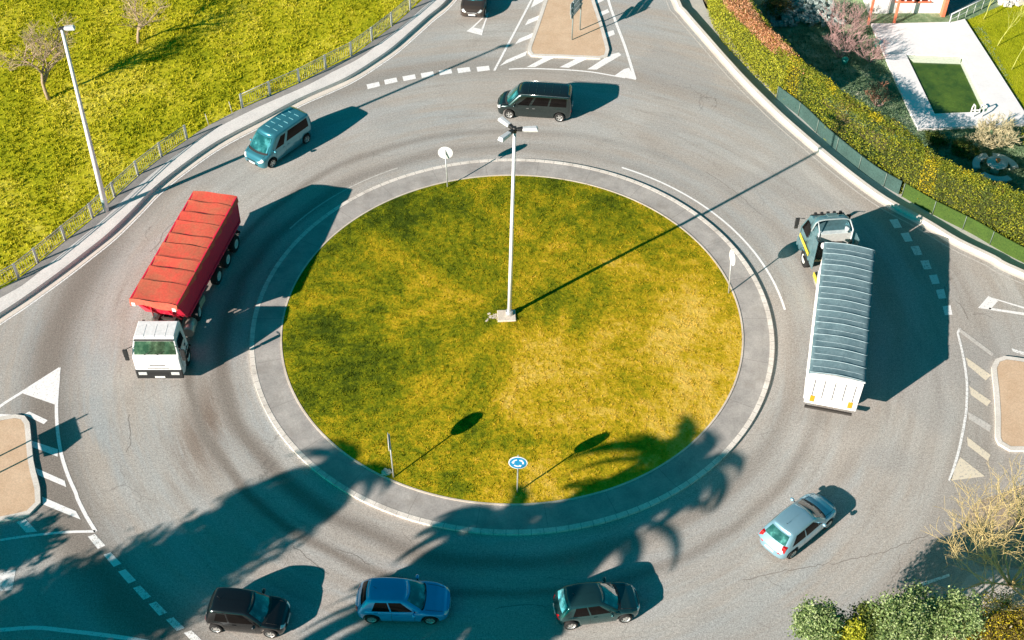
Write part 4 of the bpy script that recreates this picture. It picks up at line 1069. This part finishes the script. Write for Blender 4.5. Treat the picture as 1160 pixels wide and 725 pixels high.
# ------------------------------------------------------------------ trees and plants
def bare_tree(name, label, cat, base, H, spread, bark, twig, depth=5, seed=1, lean=(0, 0), rad=.13, group=None, fan=False, nb=(3, 4), first=.28, twr=.010):
    rd = random.Random(seed); root = empty(name, base, 0, label, cat, group)
    tr, cr = MB(), MB()
    def grow(p, d, L, r, k):
        n = 3; pts = [p]; q = p.copy(); dd = d.copy()
        for i in range(n):
            dd = (dd+Vector((rd.gauss(0, .13), rd.gauss(0, .13), rd.gauss(.03, .07)))).normalized(); q = q+dd*L/n; pts.append(q.copy())
        rr = [max(twr, r*(1-.14*i)) for i in range(n+1)]
        (tr if k <= 1 else cr).tube(pts, rr, 7 if k == 0 else (5 if k <= 2 else 3), cap=k <= 1)
        if k >= depth: return
        m = rd.randint(*nb)
        for j in range(m):
            t = rd.uniform(.45, 1.0) if j else 1.0; i = min(int(t*n), n-1); b = pts[i].lerp(pts[i+1], t*n-i)
            a = rd.uniform(0, 2*PI); s_ = rd.uniform(.45, 1.0)*spread
            e = Vector((math.cos(a), math.sin(a), 0)); nd = (dd*1.0+e*s_+Vector((0, 0, .15))).normalized()
            grow(b, nd, L*rd.uniform(.62, .82), r*.60, k+1)
    if fan:
        for j in range(fan):
            a = 2*PI*j/fan+rd.uniform(-.3, .3); d = Vector((math.cos(a)*spread, math.sin(a)*spread, 1)).normalized()
            grow(Vector((math.cos(a)*.08, math.sin(a)*.08, 0)), d, H*.42*rd.uniform(.7, 1.1), rad, 1)
    else: grow(Vector((0, 0, 0)), Vector((lean[0], lean[1], 1)).normalized(), H*first, rad, 0)
    tr.build('trunk', bark, root); cr.build('crown', twig, root); return root
bare_tree('bare_tree', 'bare spreading tree with a forked trunk in the meadow left of the lamp post', 'tree', G(56, 114, .1), 9.6, 1.35, B_TREE, B_TWIG, 6, 3, (-.25, .1), .145, 'bare trees in the meadow', nb=(2, 4), twr=.005, first=.20)
bare_tree('bare_tree', 'pale bare tree in the meadow right of the lamp post head', 'tree', G(157, 50, .1), 8.6, 1.35, B_TREE, simple('bark_pale_twig', (.55, .42, .26), .9), 6, 8, (0, .1), .125, 'bare trees in the meadow', nb=(2, 4), twr=.005, first=.18)
# yellow shrub at the right edge
bare_tree('bare_shrub', 'leafless yellow-stemmed shrub fanning out over the verge at the right edge', 'shrub', G(1145, 662, .05), 5.4, 1.05, B_YEL, B_YEL, 5, 21, (0, 0), .05, None, fan=16, nb=(2, 4), twr=.0065)
bare_tree('bare_shrub', 'smaller leafless yellow shrub behind the big one on the verge', 'shrub', G(1154, 590, .05), 3.4, .9, B_YEL, B_YEL, 4, 22, (0, 0), .03, None, fan=9, nb=(2, 3), twr=.008)

def leafy(name, label, cat, base, blobs, mat, n, size, group=None, trunk=None, bark=B_TREE, shell=.72, up=.35, mats=None):
    """blobs: (x,y,z,rx,ry,rz) ellipsoids; leaf clusters spread through their volume"""
    root = empty(name, base, 0, label, cat, group)
    tot = sum(b[3]*b[4]*b[5] for b in blobs)**1.0; V = []
    for (x, y, z, rx, ry, rz) in blobs:
        m = int(n*rx*ry*rz/tot); nc = max(6, m//26)
        d = rng.normal(size=(nc, 3)); d /= np.linalg.norm(d, axis=1)[:, None]; rad_ = shell+(1-shell)*rng.uniform(0, 1, nc)**.5; rad_ *= rng.uniform(.75, 1.12, nc)
        cc = d*rad_[:, None]*np.array([rx, ry, rz])+np.array([x, y, z]); cc[:, 2] = np.maximum(cc[:, 2], .05)
        idx = rng.integers(0, nc, m); sp = .13*(rx+ry+rz)/3+.04
        P = cc[idx]+rng.normal(0, sp, (m, 3)); P[:, 2] = np.maximum(P[:, 2], .02); V.append(leaves(P, size, up))
    V = np.concatenate(V)
    if mats: quadmesh('crown', V, mats, root, 4, rng.choice(len(mats), len(V)//4, p=[.7]+[.3/(len(mats)-1)]*(len(mats)-1)))
    else: quadmesh('crown', V, mat, root)
    tb = MB()
    for t in (trunk or []): tb.tube([Vector(p) for p in t[0]], t[1], 7)
    if trunk: tb.build('trunk', bark, root)
    return root
def shrub_blobs(R, H, k, seed):
    rd = random.Random(seed); o = []
    for i in range(k):
        a = 2*PI*i/k+rd.uniform(-.5, .5); q = R*rd.uniform(.25, .65); s_ = R*rd.uniform(.38, .6); o.append((q*math.cos(a), q*math.sin(a), H*rd.uniform(.35, .7), s_, s_, H*rd.uniform(.3, .48)))
    o.append((0, 0, H*.7, R*.5, R*.5, H*.35)); return o
stem = lambda H: [([(0, 0, 0), (.05, .02, H*.35), (.1, .0, H*.7)], [.08, .06, .03]), ([(0, 0, .1), (-.3, .2, H*.6)], [.05, .02]), ([(0, 0, .1), (.3, -.2, H*.6)], [.05, .02])]
for (px, py, R, H, mat, lb, sd, n) in (
    (933, 706, 1.15, 5.6, L_OLIVE, 'olive-green crown at the left end of the bottom tree row', 1, 8000),
    (962, 724, .7, 5.1, L_IVY, 'small yellow-green crown in front of the bottom tree row', 2, 6000),
    (988, 706, .8, 5.5, L_DARK, 'dark narrow crown between the olive-green ones', 3, 5000),
    (1024, 700, 1.3, 6.0, L_OLIVE, 'large rounded olive-green crown, tallest in the middle of the bottom row', 4, 11000),
    (1073, 702, 1.15, 5.9, L_OLIVE, 'large pale olive-green crown at the right end of the bottom row', 5, 10000)):
    b_ = G(px, py, H-1.0); b_.z = .05
    bl = [(x, y, z+H-2.6, rx, ry, rz) for x, y, z, rx, ry, rz in shrub_blobs(R, 2.6, 7, sd)]
    leafy('small_tree', lb, 'tree', b_, bl, mat, n, .12 if mat is not L_YEL else .09, 'small trees along the bottom right bed', [([(0, 0, 0), (.05, .02, H*.5), (.1, .0, H*.85)], [.10, .08, .04]), ([(0, 0, H*.3), (-.4, .2, H*.75)], [.05, .02]), ([(0, 0, H*.35), (.4, -.2, H*.75)], [.05, .02])], B_GREY)
for (px, py, R, H, mat, lb, sd, n) in (
    (1140, 716, 1.7, 1.3, L_BROWN, 'low brown and yellow scrub in the bottom right corner', 6, 9000),
    (1104, 722, 1.1, 1.0, L_BROWN, 'small brown scrub right of the olive-green crowns', 7, 4000)):
    b_ = G(px, py, .5); b_.z = .1
    leafy('leafy_shrub', lb, 'shrub', b_, shrub_blobs(R, H, 6, sd), mat, n, .085, 'scrub along the bottom right bed', stem(H), B_GREY, mats=[mat, L_YEL])

# off-frame trees and palms whose shadows cross the lower road
def palm(label, base, H, nf=34, FL=3.4, seed=0, lean=(0, 0)):
    rd = random.Random(seed); root = empty('palm_tree', base, 0, label, 'palm', 'palms beside the near road')
    tp = Vector((lean[0], lean[1], H)); MB().tube([(0, 0, 0), tp*.3+Vector((0, 0, 0)), tp*.7, tp], [.36, .26, .24, .28], 12).build('trunk', B_PALM, root)
    cr = MB()
    for k in range(nf):
        a = 2.4*k; el = rd.uniform(-.5, 1.1); L = FL*rd.uniform(.85, 1.1); q = tp.copy(); e = el; prev = None
        d0 = Vector((math.cos(a), math.sin(a), 0)); side = Vector((-d0.y, d0.x, 0)); m = 12; P = [q.copy()]
        for i in range(m): e -= .14; q = q+(d0*math.cos(e)+Vector((0, 0, math.sin(e))))*L/m; P.append(q.copy())
        cr.tube(P, [.045*(1-i/(m+1)) for i in range(m+1)], 3, cap=False)
        for i in range(1, m*3):
            t = i/(m*3)*m; j = min(int(t), m-1); b = P[j].lerp(P[j+1], t-j); dr = (P[j+1]-P[j]).normalized(); ll = .75*math.sin(PI*(.12+.8*t/m))
            for sg in (1, -1):
                tip = b+(side*sg*.8+dr*.6+Vector((0, 0, -.25))).normalized()*ll; wv = dr*.10
                cr.add([b-wv, b+wv, tip], [(0, 1, 2)])
    cr.build('crown', L_PALM, root); return root
def caster(px, py, h):
    s_ = G(px, py); k = h/math.tan(SUN_EL); return Vector((s_.x-math.cos(SUN_AZ)*k, s_.y-math.sin(SUN_AZ)*k, 0))
def bigtree(label, px, py, h, R, RH, n, seed, mat=L_DARK, sz=.30):
    b = caster(px, py, h); rd = random.Random(seed); bl = []
    for i in range(8):
        a = 2*PI*i/8; bl.append((R*.5*math.cos(a), R*.5*math.sin(a), h+rd.uniform(-.5, .4)*RH, R*.52, R*.52, RH*.6))
    bl.append((0, 0, h, R*.6, R*.6, RH))
    return leafy('broadleaf_tree', label, 'tree', b, bl, mat, n, sz, 'broadleaf trees beside the near road', [([(0, 0, -.2), (.1, 0, h*.5), (0, .1, h)], [.3, .22, .12])], B_PALM, .3)
bigtree('dense dark tree casting the long shadow on the left', 170, 668, 12.5, 3.0, 2.2, 9000, 1)
bigtree('dense dark tree casting the outer edge of the left shadow', 60, 700, 11, 3.2, 2.0, 9000, 2)
bigtree('dense dark tree casting the tip of the left shadow', 275, 603, 14, 2.3, 2.2, 7000, 3)
bigtree('round dark tree shading the tip of the left traffic island', 8, 618, 7, 1.7, 1.3, 5000, 4)
bigtree('dense dark tree casting the shadow right of the blue car', 560, 650, 13, 2.3, 2.0, 6500, 6)
bigtree('dense dark tree casting the shadow left of the dark hatchback', 600, 700, 11, 1.8, 1.6, 5000, 7)
palm('tall palm casting frond shadows on the island edge', caster(750, 528, 15), 15, 26, 3.7, 1)
palm('tall palm casting frond shadows beside the dark hatchback', caster(690, 595, 14), 14, 26, 4.0, 2)
palm('tall palm casting the narrow frond shadow at the left of the island', caster(388, 535, 16.5), 16.5, 28, 2.8, 3)
palm('tall palm casting streaked shadows around the blue car', caster(490, 680, 13), 13, 30, 4.0, 4)
palm('tall palm casting streaked shadows below the island kerb', caster(640, 612, 15.5), 15.5, 26, 3.6, 5)
palm('low-crowned palm casting the frond shadow below the blue sign', caster(572, 590, 14), 14, 24, 2.9, 7)
palm('slim palm casting the outermost frond shadows right of the island', caster(790, 525, 16.5), 16.5, 16, 2.9, 6)

# ------------------------------------------------------------------ green screen and hedges on the right
scr = smooth_line(GP([(880, 112), (907.6, 133.4), (935, 159.7), (962.8, 183), (990, 203.8), (1018, 220), (1056.5, 242.4), (1100.7, 264.5), (1160, 297.6)], GZ)+[(36, -.6), (44, -6)], .25)
def screen_mat(name, a, b):
    n = N(name); f = n.noise(10, 4, .8); g = n.noise(1.2, 4); n.col(n.mix(1, n.ramp(f, [(.35, a), (.65, b)]), n.ramp(g, [(.3, (.85,)*3), (.7, (1.12,)*3)]), 'MULTIPLY')); n.set(Roughness=.9); n.bump(f, .5, .03); return n.m
S_GREY = screen_mat('screen_grey_mesh', (.03, .075, .065), (.06, .125, .11)); S_GREEN = screen_mat('screen_green', (.03, .075, .008), (.07, .13, .015))
spl = [i for i, p in enumerate(scr) if p[0] > 23.6][0]
for seg, mat, lb in ((scr[:spl+1], S_GREY, 'faded grey-green mesh screen behind the kerb below the hedge'), (scr[spl+1:], S_GREEN, 'green artificial grass screen behind the kerb at the right edge')):
    b0 = Vector((*seg[0], GZ)); root = empty('garden_screen', b0, 0, lb, 'fence')
    rl = [(x-b0.x, y-b0.y) for x, y in seg]
    MB().prism(ribbon(rl, -.03, .03), 0, 1.0).build('screen_panel', mat, root)
    for i in range(0, len(rl), 8): MB().tube([(rl[i][0]-.05, rl[i][1]-.06, 0), (rl[i][0]-.05, rl[i][1]-.06, 1.04)], .022, 6).build('post', simple('screen_post', (.2, .26, .22), .6), root)
def hedge(near, far, h, n, size, label, mats, probs, zg=GZ, kids=None, extra_h=None):
    """leaves on the surface of a long clipped body between two lines"""
    m = len(near); root = empty('hedge', (near[0][0], near[0][1], zg), 0, label, 'hedge'); ox, oy = near[0]
    # unseen dark core that stops sunlight passing through the leaves
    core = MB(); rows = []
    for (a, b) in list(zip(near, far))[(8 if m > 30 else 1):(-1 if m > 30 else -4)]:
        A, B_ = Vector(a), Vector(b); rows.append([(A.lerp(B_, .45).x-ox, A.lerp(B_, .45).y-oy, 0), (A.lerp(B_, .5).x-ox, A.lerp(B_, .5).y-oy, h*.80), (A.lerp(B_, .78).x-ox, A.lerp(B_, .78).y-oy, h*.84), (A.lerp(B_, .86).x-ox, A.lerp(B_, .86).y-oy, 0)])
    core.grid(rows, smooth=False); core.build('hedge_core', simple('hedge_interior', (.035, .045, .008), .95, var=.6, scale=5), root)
    nr, fa = np.array(near), np.array(far)
    s_ = rng.uniform(0, m-1.001, n); i = s_.astype(int); q = (s_-i)[:, None]
    A = nr[i]*(1-q)+nr[i+1]*q; B_ = fa[i]*(1-q)+fa[i+1]*q
    u = rng.uniform(0, 1, n); face = rng.uniform(0, 1, n)
    wv = np.where(face < .46, rng.uniform(0, .12, n)*rng.uniform(0, 1, n)**.5, np.where(face < .54, rng.uniform(.94, 1, n), rng.uniform(0, 1, n)))
    lump = .13*np.sin(s_*1.9)+.12*np.sin(s_*.83+1)+.10*np.sin(s_*4.1+wv*5)+.10*np.sin(s_*7.3+wv*9)
    zz = np.where(face < .54, u*h, h*(1-.10*(2*wv-1)**4)+lump+rng.normal(0, .07, n))
    P = np.concatenate([A*(1-wv[:, None])+B_*wv[:, None], zz[:, None]], 1); P[:, 0] -= ox; P[:, 1] -= oy
    P += rng.normal(0, .06, P.shape); P[:, 2] = np.maximum(P[:, 2], .03)
    V = leaves(P, size, .25)
    # patches of material along the hedge
    pk = np.array([probs(a, b, c, d) for a, b, c, d in zip(s_/(m-1), wv, np.where((face < .46) & (u > .80), .6, face), rng.uniform(0, 1, n))])
    quadmesh('foliage', V, mats, root, 4, pk); return root
nearA = smooth_line(GP([(795, -22), (800, 0), (805, 23), (816, 44.4), (836, 66), (856.6, 87), (884, 113)], GZ), .5)
farA = smooth_line(GP([(838, -28), (851, 0), (870, 24), (895, 52), (925, 84), (950, 110)], 3.3), .5)
def resample(line, n):
    L = np.array(line); d = np.r_[0, np.cumsum(np.linalg.norm(np.diff(L, axis=0), axis=1))]; t = np.linspace(0, d[-1], n)
    return [tuple(p) for p in np.stack([np.interp(t, d, L[:, 0]), np.interp(t, d, L[:, 1])], 1)]
hedge(resample(nearA, 24), resample(farA, 24), 3.4, 50000, .11, 'tall clipped yellow-green hedge with a dead brown top at the top right', [L_IVY, L_DEAD, L_HEDGE, L_HEDGE, L_HEDGE, L_DARK],
      lambda a, w_, f, r: 1 if (f > .54 and w_ < .78 and r < .93 and a < .9) else (2 if f > .54 else (5 if r > .86 else 0)))
nearB = resample(offset(scr, .15), 40); farB = resample(smooth_line(GP([(948, 106), (972, 122), (1004, 133), (1045, 160), (1073, 184), (1114, 205), (1160, 222)], 3.3)+[(34.8, 2.4), (43, -3.8)], .5), 40)
hedge(nearB, farB, 3.5, 100000, .105, 'thick mixed yellow-green hedge with red-leaved tufts behind the screens', [L_HEDGE, L_IVY, L_YEL, L_RED, L_BROWN, L_DARK],
      lambda a, w_, f, r: 3 if (abs(a-.52) < .02 and .4 < w_ < .8 and r < .7) else (2 if (math.sin(a*37+1)+math.sin(w_*9+a*60)) > 1.4 and r < .8 else (4 if (math.sin(a*61)*math.sin(w_*7) > .72 or .14 < a < .17) and r < .55 else (1 if r < .10 else (5 if (r > .8 or math.sin(a*90)*math.sin(w_*11+a*30) > .6) else 0)))))  # dark leaves stand in for the shaded gaps in the hedge

# ------------------------------------------------------------------ garden with pool
GP_ = lambda p, z=GZ: GP(p, z)
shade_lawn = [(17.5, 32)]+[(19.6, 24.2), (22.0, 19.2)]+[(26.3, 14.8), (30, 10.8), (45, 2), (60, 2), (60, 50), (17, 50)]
tag(MB().sheet(shade_lawn, GZ+.002).build('shaded_lawn', M_GARD), kind='structure')
deck = [(25.95, 30.3), (26.05, 24.5), (26.4, 17.6), (33.45, 18.15), (33.9, 19.0), (32.85, 30.9), (31.56, 30.3)]
pool = [(27.55, 26.3), (31.36, 26.05), (31.52, 19.5), (27.86, 19.25)]
mb = MB()   # deck with a hole: strips around the pool
def quad(a, b, c_, d): mb.prism([a, b, c_, d], GZ-.6, GZ+.20)
quad((25.95, 30.3), (26.15, 22.6), pool[0], (27.5, 30.3)); quad((26.15, 22.6), (26.4, 17.6), (27.95, 17.72), pool[3]); mb.prism([(26.15, 22.6), pool[3], pool[0]], GZ-.6, GZ+.20)
quad((27.5, 30.3), pool[0], pool[1], (31.9, 30.5)); quad((31.9, 30.5), pool[1], (33.45, 24.0), (32.85, 30.9)); quad(pool[1], pool[2], (33.85, 19.3), (33.45, 24.0)); quad((27.95, 17.72), (31.6, 18.0), pool[2], pool[3]); quad((31.6, 18.0), (33.45, 18.15), (33.85, 19.3), pool[2])
tag(mb.build('pool_deck', M_DECK), kind='structure')
mb = MB(); mb.sheet(pool, GZ+.012); tag(mb.build('pool_floor', simple('pool_floor_tiles', (.36, .40, .02), .6, var=.25, scale=1.5)), kind='structure')
mb = MB(); mb.prism([(27.9, 25.4), (31.1, 25.2), (31.35, 26.0), (27.6, 26.25)], GZ-.5, GZ+.116); mb.prism([(31.1, 25.2), (31.5, 26.0), (31.5, 19.55), (31.15, 19.55)], GZ-.5, GZ+.116)
tag(mb.build('pool_step', simple('pool_step_pale', (.80, .88, .68), .6)), kind='structure')
nw = N('pool_water'); nw.col(nw.ramp(nw.noise(.7, 5, .7), [(.35, (.03, .09, .02)), (.65, (.11, .20, .03))])); nw.set(Roughness=.03, IOR=1.33, Alpha=.82); nw.b.inputs['Specular IOR Level'].default_value = 1; nw.bump(nw.noise(2.5, 3), .08, .05)
tag(MB().sheet(pool, GZ+.11).build('pool_water', nw.m), kind='structure')
lad = empty('pool_ladder', (30.3, 19.0, GZ+.20), 0, 'white curved pool ladder rails at the near edge of the pool', 'ladder')
for dx in (0, .55):
    MB().tube([(dx, -.1, 0), (dx, -.12, .5), (dx, .05, .75), (dx, .3, .72), (dx, .42, .4), (dx, .44, -.12)], .045, 8).build('handrail', WHITE, lad)
st = MB()
for z in (-.05, .15): st.box((.275, .44, z), (.5, .12, .03))
st.build('tread', WHITE, lad)
# sunny lawn right of the deck
lawn = [(32.95, 30.9), (34.0, 19.0), (34.6, 17.6), (48, 18), (48, 33), (36.4, 33.2)]
tag(MB().sheet(lawn, GZ+.03).build('garden_lawn', M_LAWN), kind='structure')
n_ = 26000; lx, ly = rng.uniform(32.9, 44, n_), rng.uniform(17.8, 33, n_); kk = in_poly(lx, ly, lawn); lx, ly = lx[kk], ly[kk]
tag(tufts('grass', lx, ly, np.full(len(lx), GZ+.02), np.full(len(lx), .07), 3, M_LAWN, .02, .8), 'short green garden lawn beside the pool deck', 'grass')
# garden grass tufts, the hedge's shade put into their dark colour
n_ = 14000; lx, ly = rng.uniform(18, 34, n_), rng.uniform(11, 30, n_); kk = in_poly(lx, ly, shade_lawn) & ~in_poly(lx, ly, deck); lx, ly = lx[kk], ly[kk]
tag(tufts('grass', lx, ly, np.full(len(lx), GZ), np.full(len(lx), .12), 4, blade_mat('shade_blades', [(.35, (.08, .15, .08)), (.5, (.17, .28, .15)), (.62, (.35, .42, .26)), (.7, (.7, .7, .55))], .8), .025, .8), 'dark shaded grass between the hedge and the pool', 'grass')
# edging and white railing by the lawn
tag(MB().prism(ribbon([(32.86, 31.0), (33.42, 24.8), (33.95, 18.9)], -.05, .03), GZ, GZ+.14).build('lawn_edging', PLAST), kind='structure')
rl = empty('garden_rail', (31.6, 30.35, GZ+.03), 0, 'thin white garden rail running from the house corner to the lawn', 'railing')
a, b = Vector((0, 0, 0)), Vector((4.4, 3.2, 0))
for k in range(7): q = a.lerp(b, k/6); MB().tube([q, q+Vector((0, 0, .9))], .03, 6).build('post', WHITE, rl)
mb = MB(); mb.tube([a+Vector((0, 0, .9)), b+Vector((0, 0, .9))], .035, 6); mb.tube([a+Vector((0, 0, .45)), b+Vector((0, 0, .45))], .02, 6); mb.build('rail', WHITE, rl)
# house
CORAL = simple('coral_paint', (.78, .20, .10), .6); WALLM = simple('wall_white', (.86, .83, .80), .8, var=.05, scale=2)
hs = empty('house', (26.0, 31.0, GZ), 0, 'white house with coral red columns and roof edge at the top right', 'house')
MB().box((2.75, 4.3, 1.7), (5.3, 6.6, 3.4)).build('wall', WALLM, hs)
MB().box((-1.6, 6.0, 1.5), (3.2, 6, 3.0)).build('side_wall', WALLM, hs)
tl = N('roof_tiles'); wv_ = tl.t.nodes.new('ShaderNodeTexWave'); wv_.inputs['Scale'].default_value = 1.6; wv_.inputs['Distortion'].default_value = .4; tl.l(tl.tc.outputs['Object'], wv_.inputs['Vector'])
tl.col(tl.ramp(wv_.outputs['Fac'], [(.2, (.48, .12, .05)), (.8, (.82, .28, .14))])); tl.set(Roughness=.7); tl.bump(wv_.outputs['Fac'], .5, .05)
MB().hexa([(-.3, .75, 3.35), (5.8, .75, 3.35), (5.8, 4.3, 4.6), (-.3, 4.3, 4.6), (-.3, .7, 3.5), (5.8, .7, 3.5), (5.8, 4.3, 4.75), (-.3, 4.3, 4.75)]).build('roof', tl.m, hs)
MB().hexa([(-.3, 4.3, 4.6), (5.8, 4.3, 4.6), (5.8, 7.9, 3.35), (-.3, 7.9, 3.35), (-.3, 4.3, 4.75), (5.8, 4.3, 4.75), (5.8, 7.95, 3.5), (-.3, 7.95, 3.5)]).build('roof', tl.m, hs)
# porch: two coral posts and its roof
MB().hexa([(-.6, -.7, 2.25), (1.9, -.7, 2.25), (1.9, 1.0, 2.8), (-.6, 1.0, 2.8), (-.6, -.75, 2.42), (1.9, -.75, 2.42), (1.9, 1.0, 2.97), (-.6, 1.0, 2.97)]).build('porch_roof', simple('coral_roof', (.82, .22, .08), .6), hs, bevel=.04)
for x in (-.2, 1.65): MB().box((x, -.5, 1.13), (.16, .16, 2.26)).build('porch_post', CORAL, hs, bevel=.02)
MB().box((5.47, .72, 1.7), (.24, .5, 3.4)).build('corner_trim', CORAL, hs)
wn = MB().box((3.15, .985, 1.55), (2.3, .06, 1.0)).build('window', GLASS, hs)
wf = MB()
for x in (2.0, 2.6, 3.15, 3.7, 4.3): wf.box((x, .945, 1.55), (.13, .06, 1.1))
wf.box((3.15, .943, 2.1), (2.5, .08, .1)); wf.build('window_frame', WHITE, wn); MB().box((3.15, .90, 1.0), (2.6, .2, .08)).build('window_sill', CORAL, wn)
MB().box((1.05, .98, 1.05), (.85, .06, 2.1)).build('door', simple('door_pale', (.7, .72, .74), .5), hs)
# rubble bank, white stones
def stones(name, label, base, ex, ey, n, mat, s0, s1, hz=.4):
    mb = MB()
    for k in range(n):
        x, y = random.uniform(-ex, ex), random.uniform(-ey, ey); s_ = random.uniform(s0, s1)
        mb.box((x, y, random.uniform(0, hz)*(1-abs(x)/ex*.4)+s_*.2), (s_*1.3, s_, s_*.7), random.uniform(0, 3), tilt=(random.gauss(0, .3), random.gauss(0, .3), 0))
    o = tag(mb.build(name, mat), label, 'stones'); o['kind'] = 'stuff'; o.location = base; return o
stones('rubble_bank', 'dark rubble bank under the trees left of the house', (21.3, 31.6, GZ), 2.6, 1.5, 420, simple('rubble_grey', (.28, .36, .34), .8, var=.5), .12, .32, .7)
stones('white_stones', 'white stones along the far edge of the garden lawn', (38.2, 33.4, GZ), 2.2, .5, 80, simple('stone_white', (.80, .74, .66), .8), .15, .4, .2)
tag(MB().prism([(32.0, 31.5), (35.6, 34.4), (35, 38), (31.8, 38)], GZ, GZ+.05).build('garden_path', simple('shaded_paving', (.14, .2, .22), .7, var=.4)), kind='structure')  # stone in shade: the shadow is put into the dark teal colour
# bare pinkish bushes
for i, (x, y, H, sd) in enumerate(((22.9, 26.2, 2.3, 31), (24.9, 25.6, 2.0, 32), (23.8, 28.6, 2.7, 33), (24.3, 20.4, 1.5, 34))):
    bare_tree('bare_bush', ['pinkish bare bush left of the pool deck, above the dark lawn', 'pinkish bare bush touching the left edge of the pool deck', 'tallest pinkish bare bush in front of the house porch', 'small reddish bare bush between the hedge and the pool deck corner'][i], 'bush', (x, y, GZ), H, .8, B_PINK, simple('bark_rosy', (.55, .36, .34), .9) if i < 3 else simple('bark_red', (.45, .22, .14), .9), 5, sd, group='bare bushes in the garden', fan=7, rad=.03, nb=(2, 4), twr=.007)
bare_tree('bare_bush', 'dry tangled grey-yellow bush below the near edge of the pool deck', 'bush', (30.6, 16.0, GZ), 2.0, 1.1, B_GREY, simple('bark_straw', (.62, .56, .34), .9), 5, 41, group='bare bushes in the garden', fan=9, rad=.035, nb=(3, 4), twr=.011)
# green planter items in the shade
for (px, py), lb in (((956.5, 72), 'teal watering can on the dark lawn'), ((992.5, 52), 'teal bucket at the left edge of the pool deck')):
    p_ = G(px, py, GZ); r0 = empty('bucket', p_, 0, lb, 'bucket'); MB().lathe([(.001, .0), (.16, .0), (.24, .42), (.21, .42), (.14, .04), (.001, .04)], 'z', n=16).build('bucket_body', simple('teal_plastic', (.04, .55, .42), .4), r0)
    MB().tube([(.22, 0, .4), (.16, 0, .62), (0, 0, .7), (-.16, 0, .62), (-.22, 0, .4)], .018, 5).build('handle', PLAST, r0)
# saplings
for (px, py, ln, sd, lb) in ((1130, 52, (.35, .1), 51, 'thin young tree in the middle of the garden lawn'), (1114, 22, (.2, .1), 52, 'thin young tree at the top of the garden lawn'), (1146, 79, (.3, .1), 53, 'thin young tree at the lower right of the garden lawn')):
    bare_tree('sapling', lb, 'tree', G(px, py, GZ+.03), 2.8, .5, SAP, SAP, 3, sd, ln, .035, 'young trees on the garden lawn', first=.55, nb=(2, 3), twr=.010)
for (x, y, R, H, mat, lb, sd, n) in ((33.6, 15.6, 1.3, 1.6, L_HEDGE, 'yellow-green bush right of the garden table', 61, 7000), (33.0, 12.9, 1.1, 2.0, L_YEL, 'bright yellow-green bush at the right edge beside the garden table', 62, 8000),
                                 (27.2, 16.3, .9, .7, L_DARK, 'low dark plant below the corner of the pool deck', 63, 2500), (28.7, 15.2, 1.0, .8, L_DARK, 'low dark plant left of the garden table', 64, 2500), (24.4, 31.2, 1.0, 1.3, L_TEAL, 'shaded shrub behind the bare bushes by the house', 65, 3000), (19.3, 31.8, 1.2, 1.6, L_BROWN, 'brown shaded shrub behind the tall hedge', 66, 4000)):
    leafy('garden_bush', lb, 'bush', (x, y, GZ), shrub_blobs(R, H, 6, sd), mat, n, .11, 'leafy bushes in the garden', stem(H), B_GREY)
# stone table with curved benches
TBX, TBY = G(1126, 195, GZ)[:2]
tb = empty('garden_table', (TBX, TBY, GZ), 0, 'round pale stone table on a single foot among three curved benches', 'table')
PS = simple('pale_stone', (.55, .62, .58), .7)
MB().lathe([(.001, 0), (.28, 0), (.2, .68), (.001, .68)], 'z', n=16).build('foot', PS, tb); MB().lathe([(.001, .68), (.62, .68), (.64, .74), (.62, .80), (.001, .80)], 'z', n=28).build('tabletop', PS, tb)
tag(MB().lathe([(.001, 0), (.10, 0), (.16, .2), (.12, .24), (.001, .22)], 'z', n=12).build('flower_pot', simple('terracotta', (.6, .22, .08), .7)), 'orange flower pot standing on the round garden table', 'flower pot').location = (TBX, TBY, GZ+.80)
for k, (a0, lb) in enumerate(((.2, 'curved pale stone bench on the right of the garden table'), (2.0, 'curved pale stone bench behind the garden table'), (3.95, 'curved pale stone bench in front of the garden table'))):
    bn = empty('curved_bench', (TBX, TBY, GZ), 0, lb, 'bench', 'curved benches around the garden table')
    m_ = MB(); rows = []
    for t in np.linspace(a0-.25, a0+1.25, 14): rows.append([(r*math.cos(t), r*math.sin(t), z) for r, z in ((.98, .36), (.98, .44), (1.42, .44), (1.42, .36))])
    m_.grid(rows, closed=True, smooth=False); m_.build('seat', PS, bn)
    for t in (a0, a0+1.0): MB().box((1.2*math.cos(t), 1.2*math.sin(t), .18), (.3, .14, .355), t).build('leg', PS, bn)
